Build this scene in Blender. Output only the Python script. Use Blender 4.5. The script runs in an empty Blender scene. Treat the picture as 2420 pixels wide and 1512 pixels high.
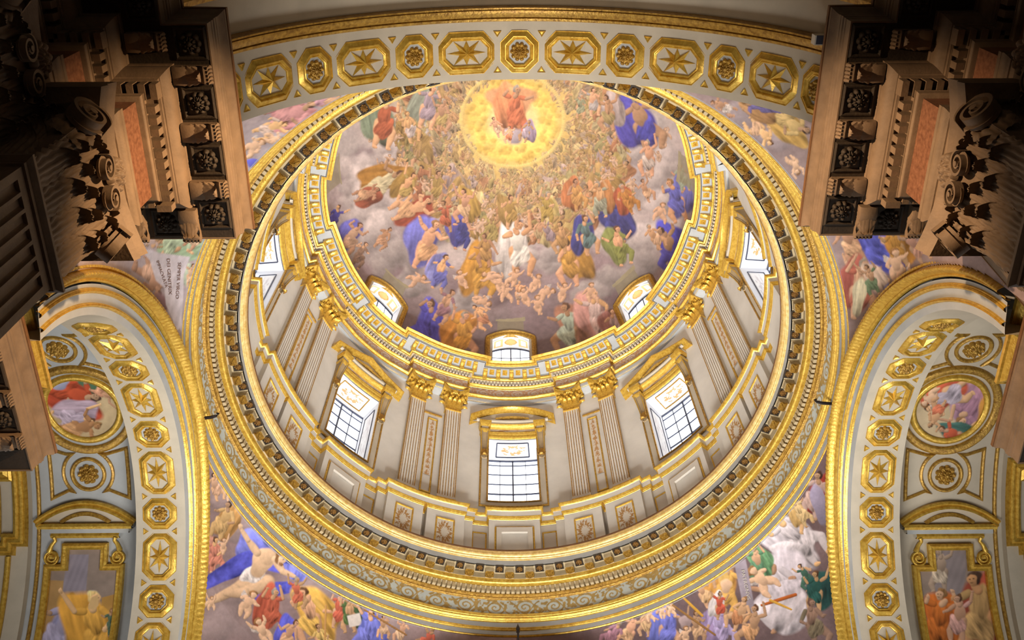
import bpy, math, random
import numpy as np
from math import sin, cos, pi, radians as RD, sqrt, hypot
random.seed(7); rng = np.random.default_rng(7)
SC = bpy.context.scene
COL = SC.collection

# ------------------------------------------------------------------ helpers
def S(r, g, b):                                   # sRGB 0-255 -> linear
    f = lambda c: (c/255/12.92) if c <= 10.3 else ((c/255+0.055)/1.055)**2.4
    return (f(r), f(g), f(b))
def lin(a):
    a = np.asarray(a, float)/255
    return np.where(a <= .04045, a/12.92, ((a+.055)/1.055)**2.4)

class MB:
    """collects grids, boxes and strips; build() links them as one mesh object"""
    def __init__(s): s.v = []; s.q = []; s.t = []; s.n = 0
    def add(s, V, Q=None, T=None):
        V = np.asarray(V, float).reshape(-1, 3); s.v.append(V)
        if Q is not None and len(Q): s.q.append(np.asarray(Q, int).reshape(-1, 4)+s.n)
        if T is not None and len(T): s.t.append(np.asarray(T, int).reshape(-1, 3)+s.n)
        s.n += len(V); return s
    def grid(s, P, cu=False, cv=False, keep=None):
        P = np.asarray(P, float); n, m = P.shape[:2]
        i = np.arange(n if cu else n-1); j = np.arange(m if cv else m-1)
        I, J = np.meshgrid(i, j, indexing='ij'); I2 = (I+1) % n; J2 = (J+1) % m
        Q = np.stack([I*m+J, I2*m+J, I2*m+J2, I*m+J2], -1)
        if keep is not None: Q = Q[keep[:Q.shape[0], :Q.shape[1]]]
        return s.add(P.reshape(-1, 3), Q.reshape(-1, 4))
    def box(s, a0, a1, b0, b1, c0, c1, f=None, n=1):
        """box in (a,b,c); f maps to world; n cuts along a"""
        A = np.linspace(a0, a1, n+1)
        ring = [(b0, c0), (b1, c0), (b1, c1), (b0, c1)]
        P = np.array([[(a, b, c) for b, c in ring] for a in A])
        V = P.reshape(-1, 3)
        Q = []
        for i in range(n):
            for k in range(4):
                Q.append((i*4+k, i*4+(k+1) % 4, (i+1)*4+(k+1) % 4, (i+1)*4+k))
        Q.append((3, 2, 1, 0)); e = n*4; Q.append((e, e+1, e+2, e+3))
        return s.add(f(V) if f else V, Q)
    def fan(s, P):
        P = np.asarray(P, float); n = len(P)
        V = np.vstack([P.mean(0), P]); T = [(0, 1+i, 1+(i+1) % n) for i in range(n)]
        return s.add(V, None, T)
    def tube(s, P, r, k=8, close=False):
        P = np.asarray(P, float); n = len(P); r = np.broadcast_to(r, (n,))
        T = np.gradient(P, axis=0); T /= np.linalg.norm(T, axis=1)[:, None]+1e-12
        up = np.array([0.31, .17, .93]); U = np.cross(T, up); U /= np.linalg.norm(U, axis=1)[:, None]+1e-12
        W = np.cross(T, U); a = np.linspace(0, 2*pi, k, endpoint=False)
        G = P[:, None]+r[:, None, None]*(np.cos(a)[None, :, None]*U[:, None]+np.sin(a)[None, :, None]*W[:, None])
        return s.grid(G, close, True)
    def join(s, o, M=None, off=(0, 0, 0)):
        base = s.n
        for V in o.v:
            W = V if M is None else V@np.asarray(M).T
            s.v.append(W+np.asarray(off, float)); s.n += len(V)
        s.q += [q+base for q in o.q]; s.t += [t+base for t in o.t]
        return s
    def xform(s, f): s.v = [f(V) for V in s.v]; return s
    def build(s, name, mat, parent=None, smooth=False, col=None, shift=None):
        V = np.vstack(s.v)
        if shift is not None: V = V-np.asarray(shift, float)
        me = bpy.data.meshes.new(name)
        Q = np.vstack(s.q) if s.q else np.zeros((0, 4), int); T = np.vstack(s.t) if s.t else np.zeros((0, 3), int)
        me.vertices.add(len(V)); me.vertices.foreach_set('co', V.astype(np.float32).ravel())
        me.loops.add(Q.size+T.size); me.loops.foreach_set('vertex_index', np.concatenate([Q.ravel(), T.ravel()]).astype(np.int32))
        me.polygons.add(len(Q)+len(T))
        me.polygons.foreach_set('loop_start', np.concatenate([np.arange(len(Q))*4, len(Q)*4+np.arange(len(T))*3]).astype(np.int32))
        me.update(calc_edges=True); me.validate()
        me.polygons.foreach_set('use_smooth', np.ones(len(me.polygons), bool))
        if not smooth: me.set_sharp_from_angle(angle=RD(34))
        if col is not None:
            at = me.color_attributes.new('paint', 'FLOAT_COLOR', 'POINT')
            c = np.ones((len(V), 4), np.float32); c[:, :3] = col; at.data.foreach_set('color', c.ravel())
        o = bpy.data.objects.new(name, me); COL.objects.link(o); me.materials.append(mat)
        if parent is not None: o.parent = parent
        return o

def tag(o, label=None, cat=None, group=None, kind=None):
    if label: o['label'] = label
    if cat: o['category'] = cat
    if group: o['group'] = group
    if kind: o['kind'] = kind
    return o
def thing(name, label, cat, loc=(0, 0, 0), rz=0, group=None, kind=None):
    o = bpy.data.objects.new(name, None); COL.objects.link(o); o.empty_display_size = .2
    o.location = loc; o.rotation_euler = (0, 0, rz)
    return tag(o, label, cat, group, kind)
def dup(root, loc=None, rz=None, label=None, mat=None, scale=None):
    r = root.copy(); COL.objects.link(r)
    if loc is not None: r.location = loc
    if rz is not None: r.rotation_euler = (0, 0, rz)
    if mat is not None: r.matrix_world = mat
    if scale is not None: r.scale = scale
    if label: r['label'] = label
    for ch in list(root.children):
        c = ch.copy(); COL.objects.link(c); c.parent = r
        for g in list(ch.children):
            d = g.copy(); COL.objects.link(d); d.parent = c
    return r

# ------------------------------------------------------------------ materials
def mat(name, rgb, rough=.7, metal=0., var=.12, scale=6., bump=.0, bscale=40., rgb2=None, spec=.35, attr=False, vor=0.):
    m = bpy.data.materials.new(name); m.use_nodes = True; nt = m.node_tree; N = nt.nodes; L = nt.links
    B = N['Principled BSDF']; B.inputs['Roughness'].default_value = rough; B.inputs['Metallic'].default_value = metal
    B.inputs['Specular IOR Level'].default_value = spec
    tc = N.new('ShaderNodeTexCoord')
    nz = N.new('ShaderNodeTexNoise'); nz.inputs['Scale'].default_value = scale; nz.inputs['Detail'].default_value = 6; nz.inputs['Roughness'].default_value = .62
    L.new(tc.outputs['Object'], nz.inputs['Vector'])
    rp = N.new('ShaderNodeValToRGB'); L.new(nz.outputs['Fac'], rp.inputs['Fac'])
    rp.color_ramp.elements[0].position = .33; rp.color_ramp.elements[1].position = .67
    if attr:
        rp.color_ramp.elements[0].color = (1-var, 1-var, 1-var, 1); rp.color_ramp.elements[1].color = (1+0*var, 1, 1, 1)
        at = N.new('ShaderNodeAttribute'); at.attribute_name = 'paint'
        mx = N.new('ShaderNodeMix'); mx.data_type = 'RGBA'; mx.blend_type = 'MULTIPLY'; mx.inputs[0].default_value = 1
        L.new(at.outputs['Color'], mx.inputs[6]); L.new(rp.outputs['Color'], mx.inputs[7]); L.new(mx.outputs[2], B.inputs['Base Color'])
    else:
        c2 = rgb2 or tuple(c*(1-2.2*var) for c in rgb)
        rp.color_ramp.elements[0].color = (*c2, 1); rp.color_ramp.elements[1].color = (*rgb, 1)
        L.new(rp.outputs['Color'], B.inputs['Base Color'])
    if bump:
        b = N.new('ShaderNodeBump'); b.inputs['Strength'].default_value = bump; b.inputs['Distance'].default_value = .02
        n2 = N.new('ShaderNodeTexNoise'); n2.inputs['Scale'].default_value = bscale; n2.inputs['Detail'].default_value = 3
        L.new(tc.outputs['Object'], n2.inputs['Vector']); L.new(n2.outputs['Fac'], b.inputs['Height']); L.new(b.outputs['Normal'], B.inputs['Normal'])
    return m
def emit(name, rgb, k):
    m = bpy.data.materials.new(name); m.use_nodes = True; nt = m.node_tree
    B = nt.nodes['Principled BSDF']; B.inputs['Base Color'].default_value = (*rgb, 1); B.inputs['Roughness'].default_value = .2
    B.inputs['Emission Color'].default_value = (*rgb, 1); B.inputs['Emission Strength'].default_value = k
    return m
GOLD = mat('gilding', S(222, 186, 84), .36, .5, .1, 16, .2, 34, S(184, 140, 46), .5)
GOLD2 = mat('old_gilding', S(196, 156, 68), .4, .45, .14, 20, .3, 34, S(134, 96, 36), .5)
GOLDP = mat('pale_gilding', S(232, 204, 140), .45, .3, .1, 14, .15, 30, S(200, 160, 80), .5)
STUC = mat('warm_stucco', S(190, 179, 160), .8, 0, .07, 2.2, .05, 20)
PALE = mat('pale_plaster', S(206, 198, 186), .8, 0, .06, 1.5, .04, 20)
GREY = mat('blue_grey_plaster', S(176, 178, 178), .8, 0, .08, 2., .04, 20)
WHITE = mat('white_reveal', S(214, 215, 219), .8, 0, .03, 2)
DRUMP = mat('drum_plaster', S(216, 211, 202), .8, 0, .06, 1.5, .04, 20)
BRONZE = mat('bronzed_gilding', S(150, 108, 48), .42, .45, .14, 20, .3, 34, S(84, 58, 26), .5)
TAN = mat('gilt_cream_stucco', S(196, 178, 142), .7, .1, .1, 8)
CONS = mat('console_stone', S(164, 142, 108), .7, 0, .12, 6)
BROWN = mat('brown_fillet', S(120, 84, 52), .7, 0, .15, 8)
STONE = mat('brown_stone', S(130, 108, 86), .6, 0, .14, 5, .1, 40)
DSTONE = mat('shaded_dark_stone', S(58, 48, 38), .7, 0, .15, 9, .2, 40)  # darker copy of brown_stone, with the shade of soffits put into its colour
RED = mat('red_marble', S(134, 92, 68), .45, 0, .16, 22, 0, 40, S(98, 62, 44))
IRON = mat('iron', S(46, 40, 40), .5, .5, .1)
LEAD = mat('window_lead', S(70, 74, 92), .6, .3, .1)
PAINT = mat('fresco_paint', (1, 1, 1), .85, 0, .16, 3.5, .03, 60, attr=True, spec=.2)
PAINT2 = mat('painted_plaster', (1, 1, 1), .8, 0, .1, 6, .03, 60, attr=True, spec=.2)
LITGLASS = emit('daylit_glass', (.93, .96, 1.), 2.8)
INK = mat('painted_letters', S(132, 104, 96), .85, 0, .05)
PLASTIC = mat('white_housing', S(225, 220, 210), .5, 0, .03)
FLOORM = mat('floor_marble', S(120, 105, 95), .4, 0, .15, 2)

# ------------------------------------------------------------------ camera (a visitor standing under the entrance arch)
EYE = np.array([-0.2100, -8.5345, 1.6]); FPX = 2297.157; ELEV = 1.1103; YAW = 0.0030-RD(1.27); ROLL = -0.0233
def basis():
    ce, se = cos(ELEV), sin(ELEV)
    fw = np.array([0, ce, se]); up = np.array([0, -se, ce]); rt = np.array([1., 0, 0])
    c, s = cos(YAW), sin(YAW); Rz = np.array([[c, -s, 0], [s, c, 0], [0, 0, 1]])
    fw, up, rt = Rz@fw, Rz@up, Rz@rt
    c, s = cos(ROLL), sin(ROLL)
    return fw, -s*rt+c*up, c*rt+s*up
FW, UP, RT = basis()
def gaze(P):
    """where the painters' one viewpoint on the chapel floor sees a point (their cartoon's coordinates)"""
    v = np.asarray(P, float)-EYE; z = v@FW
    return 1210+FPX*(v@RT)/z, 756-FPX*(v@UP)/z
def sight(x, y):
    d = FW+(x-1210)/FPX*RT-(y-756)/FPX*UP
    return d/np.linalg.norm(d)
cam = bpy.data.cameras.new('camera'); co = bpy.data.objects.new('camera', cam); COL.objects.link(co)
cam.sensor_width = 36; cam.lens = FPX/2420*36; cam.clip_end = 200
from mathutils import Matrix, Vector
M4 = Matrix(((RT[0], UP[0], -FW[0], EYE[0]), (RT[1], UP[1], -FW[1], EYE[1]), (RT[2], UP[2], -FW[2], EYE[2]), (0, 0, 0, 1)))
co.matrix_world = M4; SC.camera = co

# ------------------------------------------------------------------ the painter
class Canvas:
    def __init__(s, P, base):
        s.u, s.v = gaze(P.reshape(-1, 3)); s.n = len(s.u)
        s.c = np.tile(np.asarray(base, float), (s.n, 1)) if np.ndim(base) == 1 else np.array(base, float)
        B = 24; s.B = B
        bu = np.clip(np.floor(s.u/B), -60, 200).astype(int)+60; bv = np.clip(np.floor(s.v/B), -60, 160).astype(int)+60
        key = bu*400+bv; s.o = np.argsort(key, kind='stable'); s.k = key[s.o]
    def near(s, x0, x1, y0, y1):
        out = []
        b0 = max(0, int(math.floor(y0/s.B))+60); b1 = min(399, int(math.floor(y1/s.B))+60)
        for bu in range(max(0, int(math.floor(x0/s.B))+60), min(260, int(math.floor(x1/s.B))+60)+1):
            i = np.searchsorted(s.k, bu*400+b0); j = np.searchsorted(s.k, bu*400+b1+1)
            if j > i: out.append(s.o[i:j])
        return np.concatenate(out) if out else np.zeros(0, int)
    tone = None
    def mix(s, i, c, a):
        if s.tone is not None: c = c*(1-s.tone[1])+lin(s.tone[0])[None]*s.tone[1]
        s.c[i] = s.c[i]*(1-a[:, None])+c*a[:, None]
    def blob(s, x, y, rx, ry, ang, rgb, soft=.25, folds=0, ph=0, amp=.3, alpha=1., relief=.42):
        R = max(rx, ry)*(1+soft)+2; i = s.near(x-R, x+R, y-R, y+R)
        if not len(i): return
        dx, dy = s.u[i]-x, s.v[i]-y; c, n = cos(ang), sin(ang)
        p = (dx*c+dy*n)/rx; q = (-dx*n+dy*c)/ry
        wob = .1*np.sin(3*np.arctan2(q, p)+ph)+.06*np.sin(5*np.arctan2(q, p)+2*ph)
        d = np.hypot(p, q)+wob; a = np.clip((1-d)/soft+.5, 0, 1)*alpha
        k = a > 0
        if not k.any(): return
        i, p, q, a, dx, dy = i[k], p[k], q[k], a[k], dx[k], dy[k]
        sh = 1-relief*(dx*.5+dy*.85)/max(rx, ry)
        if folds:
            w = vnoise(p*folds*.62+7+ph*3, q*folds*.2+9+ph+.35*p, 1., 77, 3)-.5; w2 = np.abs(vnoise(p*folds*.9+3+ph, q*folds*.3+5-p*.4, 1., 78, 2)-.5)
            sh = sh+amp*(4.0*w-2.2*w2+.36)
        col = np.clip(lin(rgb)[None]*np.clip(sh, .2, 1.85)[:, None], 0, 1)
        s.mix(i, col, a)
    def limb(s, x0, y0, x1, y1, r0, r1, rgb, soft=.3, alpha=1.):
        R = max(r0, r1)+2; i = s.near(min(x0, x1)-R, max(x0, x1)+R, min(y0, y1)-R, max(y0, y1)+R)
        if not len(i): return
        dx, dy = x1-x0, y1-y0; L2 = dx*dx+dy*dy+1e-6
        t = np.clip(((s.u[i]-x0)*dx+(s.v[i]-y0)*dy)/L2, 0, 1)
        ex, ey = s.u[i]-(x0+t*dx), s.v[i]-(y0+t*dy); r = r0+(r1-r0)*t+.18*max(r0, r1)*np.sin(pi*t)
        d = np.hypot(ex, ey)/r; a = np.clip((1-d)/soft+.5, 0, 1)*alpha; k = a > 0
        if not k.any(): return
        sh = 1.06-.46*(ex*.5+ey*.85)/r-.26*d**3
        s.mix(i[k], np.clip(lin(rgb)[None]*sh[k][:, None], 0, 1), a[k])
    def poly(s, pts, rgb, folds=0, amp=.12):
        pts = np.asarray(pts, float); x0, y0 = pts.min(0); x1, y1 = pts.max(0); i = s.near(x0, x1, y0, y1)
        if not len(i): return
        u, v = s.u[i], s.v[i]; ins = np.zeros(len(i), bool); n = len(pts)
        for a in range(n):
            (xa, ya), (xb, yb) = pts[a], pts[(a+1) % n]
            cr = ((ya > v) != (yb > v)) & (u < (xb-xa)*(v-ya)/(yb-ya+1e-9)+xa); ins ^= cr
        dm_ = np.full(len(i), 9.)
        for a in range(n):
            p, q = pts[a], pts[(a+1) % n]; e = q-p; t = np.clip(((u-p[0])*e[0]+(v-p[1])*e[1])/(e@e+1e-9), 0, 1); dm_ = np.minimum(dm_, np.hypot(u-p[0]-t*e[0], v-p[1]-t*e[1]))
        al = np.clip(np.where(ins, dm_, -dm_)/2.4+.5, 0, 1); m = al > 0; k = i[m]
        sh = 1+amp*np.sin((s.u[k]*.9+s.v[k]*.35)*folds)+.05*np.sin(s.v[k]*.11)
        s.mix(k, np.clip(lin(rgb)[None]*sh[:, None], 0, 1), al[m])
    def figure(s, x, y, h, ang, robe, cloak=None, skin=(214, 172, 138), hair=(96, 66, 46), seed=0, bare=.4, fade=0., to=(170, 150, 140)):
        """a generic draped figure of height h; ang 0 = upright in the cartoon (degrees, clockwise)"""
        r = random.Random(seed); A = RD(ang); ux, uy = sin(A), -cos(A); vx, vy = cos(A), sin(A)
        f = lambda c: tuple(a*(1-fade)+b*fade for a, b in zip(c, to))
        P = lambda a, b: (x+h*(a*vx+b*ux), y+h*(a*vy+b*uy))
        k0 = r.uniform(.8, 1.06); skin = tuple(c*k0*q for c, q in zip(skin, (1, r.uniform(.95, 1.0), r.uniform(.9, 1.0)))); hair = r.choice([hair, hair, (70, 50, 40), (150, 138, 124), (140, 104, 66)])
        robe, skin, hair = f(robe), f(skin), f(hair); sd = r.choice((-1, 1)); ph = r.uniform(0, 6)
        if cloak:
            X, Y = P(-.1*sd, .02); s.blob(X, Y, h*r.uniform(.24, .32), h*r.uniform(.42, .52), A+r.uniform(-.4, .4), f(cloak), .14, 5, ph, .34)
        k = r.uniform(.12, .28)*sd; kn = r.uniform(-.08, .08)
        lg = skin if r.random() < bare+.25 else robe
        for q in (-1, 1):
            X0, Y0 = P(.06*q, -.05); X1, Y1 = P(.08*q+k*(.9 if q == sd else .3), -.24+kn*q); X2, Y2 = P(.09*q+k*.4+.03*q, -.47+.1*abs(k)*(q == sd))
            s.limb(X0, Y0, X1, Y1, .085*h, .062*h, lg); s.limb(X1, Y1, X2, Y2, .06*h, .032*h, lg)
            X3, Y3 = P(.09*q+k*.4+.03*q+.045*sd, -.485+.1*abs(k)*(q == sd)); s.limb(X2, Y2, X3, Y3, .033*h, .02*h, skin)
        X, Y = P(.05*sd, -.13); s.blob(X, Y, h*.15, h*.2, A+.5*sd, robe, .16, 6, ph+1, .36)
        X, Y = P(0, .13); s.blob(X, Y, h*.112, h*.18, A+r.uniform(-.2, .2), skin if r.random() < bare else robe, .2, 4 if r.random() > bare else 0, ph+2, .3)
        for q in (-1, 1):
            X0, Y0 = P(.11*q, .24); e = r.uniform(-.1, .22); X1, Y1 = P(.22*q, .12+e); X2, Y2 = P(.2*q+r.uniform(-.1, .16)*q, .1+e*2+r.uniform(-.08, .16))
            s.limb(X0, Y0, X1, Y1, .042*h, .034*h, robe if r.random() > bare else skin); s.limb(X1, Y1, X2, Y2, .031*h, .021*h, skin)
            s.blob(X2, Y2, .034*h, .024*h, r.uniform(0, 3), skin, .3)
        X, Y = P(r.uniform(-.04, .04), .3); s.limb(*P(0, .25), X, Y, .045*h, .04*h, skin)
        X, Y = P(.03*sd, .385); s.blob(X-.012*h*sd*vx, Y-.012*h, .072*h, .08*h, A, hair, .3, 4, ph, .3)
        X, Y = P(.05*sd, .37); s.blob(X, Y, .052*h, .066*h, A+.15*sd, skin, .25)
        X2, Y2 = P(.06*sd, .345); s.blob(X2, Y2, .02*h, .007*h, A, tuple(c*.6 for c in skin), .5, alpha=.7)
        for q in (.035, .075):
            X2, Y2 = P(q*sd, .385); s.blob(X2, Y2, .011*h, .008*h, A, (70, 48, 40), .5, alpha=.75)
    def cherub(s, x, y, h, ang, seed=0, skin=(222, 182, 150), fade=0., to=(170, 150, 140)):
        r = random.Random(seed); A = RD(ang); ux, uy = sin(A), -cos(A); vx, vy = cos(A), sin(A)
        f = lambda c: tuple(a*(1-fade)+b*fade for a, b in zip(c, to)); P = lambda a, b: (x+h*(a*vx+b*ux), y+h*(a*vy+b*uy)); sk = f(skin)
        if r.random() < .5: X, Y = P(-.2, .15); s.blob(X, Y, .2*h, .1*h, A+.8, f((190, 176, 170)), .25, 5, 0, .3)
        for q in (-1, 1):
            k = r.uniform(-.12, .22); s.limb(*P(.09*q, -.12), *P(.16*q+k, -.3), .12*h, .09*h, sk); s.limb(*P(.16*q+k, -.3), *P(.12*q+k*1.4, -.48), .085*h, .05*h, sk)
            e = r.uniform(-.15, .3); s.limb(*P(.13*q, .17), *P(.27*q, .1+e), .07*h, .055*h, sk); s.limb(*P(.27*q, .1+e), *P(.3*q+r.uniform(-.1, .1), .12+2*e), .052*h, .035*h, sk)
        X, Y = P(0, .03); s.blob(X, Y, .15*h, .21*h, A, sk, .2)
        X, Y = P(.02, .36); s.blob(X, Y, .14*h, .14*h, A, f((150, 108, 70)), .25, 4, 1, .25); X, Y = P(.05, .33); s.blob(X, Y, .1*h, .105*h, A, sk, .25)
    def cloud(s, x, y, r, rgb, seed=0, n=9, alpha=.55):
        q = random.Random(seed)
        for _ in range(n):
            a = q.uniform(0, 2*pi); d = r*q.uniform(0, .8); k = r*q.uniform(.3, .6); f = q.uniform(.88, 1.12)
            s.blob(x+d*cos(a), y+d*sin(a)*.7, k*1.25, k, 0, tuple(min(255, c*f) for c in rgb), .6, 0, q.uniform(0, 6), alpha=alpha, relief=.28)
def vnoise(u, v, sc, seed=0, oct=4):
    """smooth value noise on arrays"""
    out = np.zeros_like(u); amp = 1; tot = 0; g = np.random.default_rng(seed)
    for o in range(oct):
        T = g.random((64, 64)); x, y = u*sc*2**o, v*sc*2**o; i, j = np.floor(x).astype(int), np.floor(y).astype(int); fx, fy = x-i, y-j
        fx, fy = fx*fx*(3-2*fx), fy*fy*(3-2*fy); t = lambda a, b: T[a % 64, b % 64]
        out += amp*((t(i, j)*(1-fx)+t(i+1, j)*fx)*(1-fy)+(t(i, j+1)*(1-fx)+t(i+1, j+1)*fx)*fy); tot += amp; amp *= .55
    return out/tot

# ------------------------------------------------------------------ ornament shapes
def rosette(R, n=10, H=.05, rings=2, boss=.22):
    """a carved flower: w is outwards, rim in the uv plane"""
    b = MB(); nt = n*6; A = np.linspace(0, 2*pi, nt, endpoint=False); Rr = np.linspace(0, 1, 15)
    P = np.zeros((len(Rr), nt, 3))
    for i, r in enumerate(Rr):
        pet = abs(np.cos(n*A/2)); rim = R*(.8+.2*pet**.6)
        if r < boss: h = H*(1.0+.25*np.cos(r/boss*pi/2))*np.ones(nt)
        elif rings > 1 and r < .58: t = (r-boss)/(.58-boss); h = H*(.35+.75*sin(pi*t*.8+.2)*abs(np.sin(n*A/2))**.5)
        else:
            t0 = .58 if rings > 1 else boss; t = (r-t0)/(1-t0); h = H*(.12+.75*np.sin(pi*min(1, t*.85+.12))*pet**.5)
        if i == len(Rr)-1: h = 0*A
        P[i, :, 0] = rim*r*np.cos(A); P[i, :, 1] = rim*r*np.sin(A); P[i, :, 2] = h
    return b.grid(P, False, True)
def leaf(w, h, curl=.16, lobes=5, na=13, nv=22, out=.12, thick=0):
    """an acanthus leaf growing up z with its tip curling outwards along d; local (a, d, z)"""
    U = np.linspace(-1, 1, na); Vv = np.linspace(0, 1, nv); P = np.zeros((nv, na, 3)); st = .72
    for i, v in enumerate(Vv):
        W = w/2*(.66+.42*sin(pi*min(1, .12+.75*v)))*(1+.09*sin(2*pi*lobes*v-.6))
        for j, u in enumerate(U):
            vv = v*(1-.26*u*u-.05*abs(sin(pi*u*3.5))*(v > .8))
            if vv < st: z, d = vv/st*h, out*h*(vv/st)**2
            else: a = (vv-st)/(1-st)*pi*1.15; z = h+curl*h*sin(a)*.8; d = out*h+curl*h*(1-cos(a))
            rid = .075*w*abs(cos(pi*u*2.5))**.7+.08*w*(1-abs(u))
            droop = -.1*w*u*u*(.5+v)
            P[i, j] = (W*u, d+rid*(.4+.6*min(1, 2*v))+droop*.5, z+(droop*.6 if v > .5 else 0))
    return MB().grid(P)
def volute(r0, turns=2.2, th=.03, depth=.06, n=46):
    """a scroll in the (a,z) plane around the origin, given depth along d"""
    b = MB(); T = np.linspace(0, 1, n); r = r0*(1-.86*T); A = T*turns*2*pi
    i = np.stack([r*np.cos(A), r*np.sin(A)], 1); th = th*(1-.5*T)*np.minimum(1, T*9); o = np.stack([(r+th)*np.cos(A), (r+th)*np.sin(A)], 1)
    G = np.zeros((n, 4, 3))
    for k, (q, d) in enumerate(((i, 0), (o, 0), (o, depth), (i, depth))): G[:, k, 0] = q[:, 0]; G[:, k, 2] = q[:, 1]; G[:, k, 1] = d
    b.grid(G, False, True)
    k = 16; aa = np.linspace(0, 2*pi, k, endpoint=False); b.fan(np.stack([r0*.2*np.cos(aa), np.full(k, depth*1.15), r0*.2*np.sin(aa)], 1))
    aa = np.linspace(0, 2*pi, k, endpoint=False); b.fan(np.stack([r0*.95*np.cos(aa), np.full(k, depth*.35), r0*.95*np.sin(aa)], 1))
    return b
def rot2(V, a): c, s = cos(a), sin(a); V = np.array(V); return np.stack([c*V[:, 0]-s*V[:, 1], s*V[:, 0]+c*V[:, 1], V[:, 2]], 1)
def moved(mb, off=(0, 0, 0), ang=0, sc=1.):
    return MB().join(mb).xform(lambda V: rot2(V*np.asarray(sc, float), ang)+np.asarray(off, float))
def capital(w, h, dep, spread=.3, rows=((0, .42, 3), (.3, .42, 2)), side=True, det=1., ab0=.1, ab1=.55):
    """Corinthian capital of a pilaster of width w, depth dep; local (a,d,z), wall at d=0, front at d=dep. Returns the parts."""
    core = MB(); n = 9
    for sgn in (0,):
        zz = np.linspace(0, h*.86, n); fl = lambda t: .10*h*t**3
        G = []
        for z in zz:
            e = fl(z/h); G.append([(-w/2-e, 0, z), (-w/2-e, dep+e, z), (w/2+e, dep+e, z), (w/2+e, 0, z)])
        core.grid(np.array(G))
    leaves = []
    na, nv = (21, 26) if det >= 1 else (9, 14); LK = dict(curl=.13, out=.05) if det >= 1 else dict(curl=.2, out=.12)
    for z0, lh, k in rows:
        hh = lh*h; lw = w/k*(1.05 if k > 2 else .8)
        pos = [(-w/2+w*(i+.5)/k) for i in range(k)] if k != 2 else [-w*.25, w*.25]
        for x in pos: leaves.append(moved(leaf(lw, hh, LK['curl'], 4, na, nv, LK['out']), (x, dep, z0*h)))
        if k == 2:
            for sg in (-1, 1): leaves.append(moved(leaf(lw*.8, hh, LK['curl'], 4, na, nv, LK['out']), (sg*w*.5, dep, z0*h), -sg*pi/4))
        if side:
            for sg in (-1, 1): leaves.append(moved(leaf(min(lw, dep*1.1), hh, LK['curl'], 4, na, nv, LK['out']), (sg*w/2, dep*.5, z0*h), -sg*pi/2))
    vols = []
    for sg in (-1, 1):
        v = volute(.13*h, 2.1, .03*h, .1*h); a = -sg*pi/4
        q = MB().join(v).xform(lambda V: V*np.array([-sg, 1, 1])); vols.append(moved(q, (sg*(w/2+.02*h), dep+.03*h, .74*h), a))
        q = MB().join(volute(.085*h, 1.8, .022*h, .06*h)).xform(lambda V: V*np.array([sg, 1, 1])); vols.append(moved(q, (sg*w*.14, dep+.08*h, .74*h)))
    ab = MB(); N = 13; t = np.linspace(-1, 1, N); G = []
    for x in t:
        e = spread*h*(x*x)*ab1+ab0*h; xx = x*(w/2+spread*h*.62)
        G.append([(xx, -.0, .86*h), (xx, dep+e, .86*h), (xx, dep+e+.03*h, .91*h), (xx, dep+e+.01*h, .93*h), (xx, dep+e+.05*h, h), (xx, 0, h)])
    ab.grid(np.array(G), False, True); ab.fan(np.array(G)[0]); ab.fan(np.array(G)[-1])
    fl = MB().join(rosette(.13*h, 8, .06*h)).xform(lambda V: np.stack([V[:, 0], V[:, 2]+dep+(ab0+.04)*h, V[:, 1]+.92*h], 1))
    return core, leaves, vols, ab, fl
def roll(p, q, n=5, k=.35):
    """points of a convex roll from p to q bulging to the left of p->q by k of its length"""
    p, q = np.array(p, float), np.array(q, float); d = q-p; nrm = np.array([-d[1], d[0]])
    return [tuple(p+d*t+nrm*k*sin(pi*t)) for t in np.linspace(0, 1, n)]
def ringgrid(prof, naz=360, a0=0, a1=2*pi, close=True):
    A = np.linspace(a0, a1, naz, endpoint=not close); p = np.array(prof)
    return np.stack([p[None, :, 0]*np.sin(A)[:, None], p[None, :, 0]*np.cos(A)[:, None], np.broadcast_to(p[None, :, 1], (naz, len(p)))], -1)
def ring(prof, naz=360): return MB().grid(ringgrid(prof, naz), True)
def sweep(plan, prof, closed=False):
    """profile (d,z) swept along a plan polyline with mitred corners; d goes to the left of travel"""
    p = np.asarray(plan, float); n = len(p)
    e = np.roll(p, -1, 0)-p
    if not closed: e[-1] = e[-2]
    e /= np.linalg.norm(e, axis=1)[:, None]+1e-12; nr = np.stack([-e[:, 1], e[:, 0]], 1); pr = np.roll(nr, 1, 0)
    if not closed: pr[0] = nr[0]
    m = (nr+pr)/(1+np.sum(nr*pr, 1))[:, None]
    q = np.asarray(prof, float)
    G = np.zeros((n, len(q), 3)); G[..., :2] = p[:, None]+m[:, None]*q[None, :, :1]; G[..., 2] = q[None, :, 1]
    return MB().grid(G, closed)
def bay(Rw):
    def f(V):
        V = np.asarray(V, float); a = V[:, 0]/Rw; r = Rw-V[:, 1]
        return np.stack([r*np.sin(a), r*np.cos(a), V[:, 2]], 1)
    return f
def at(az, R, z): return (R*sin(az), R*cos(az), z)
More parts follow.
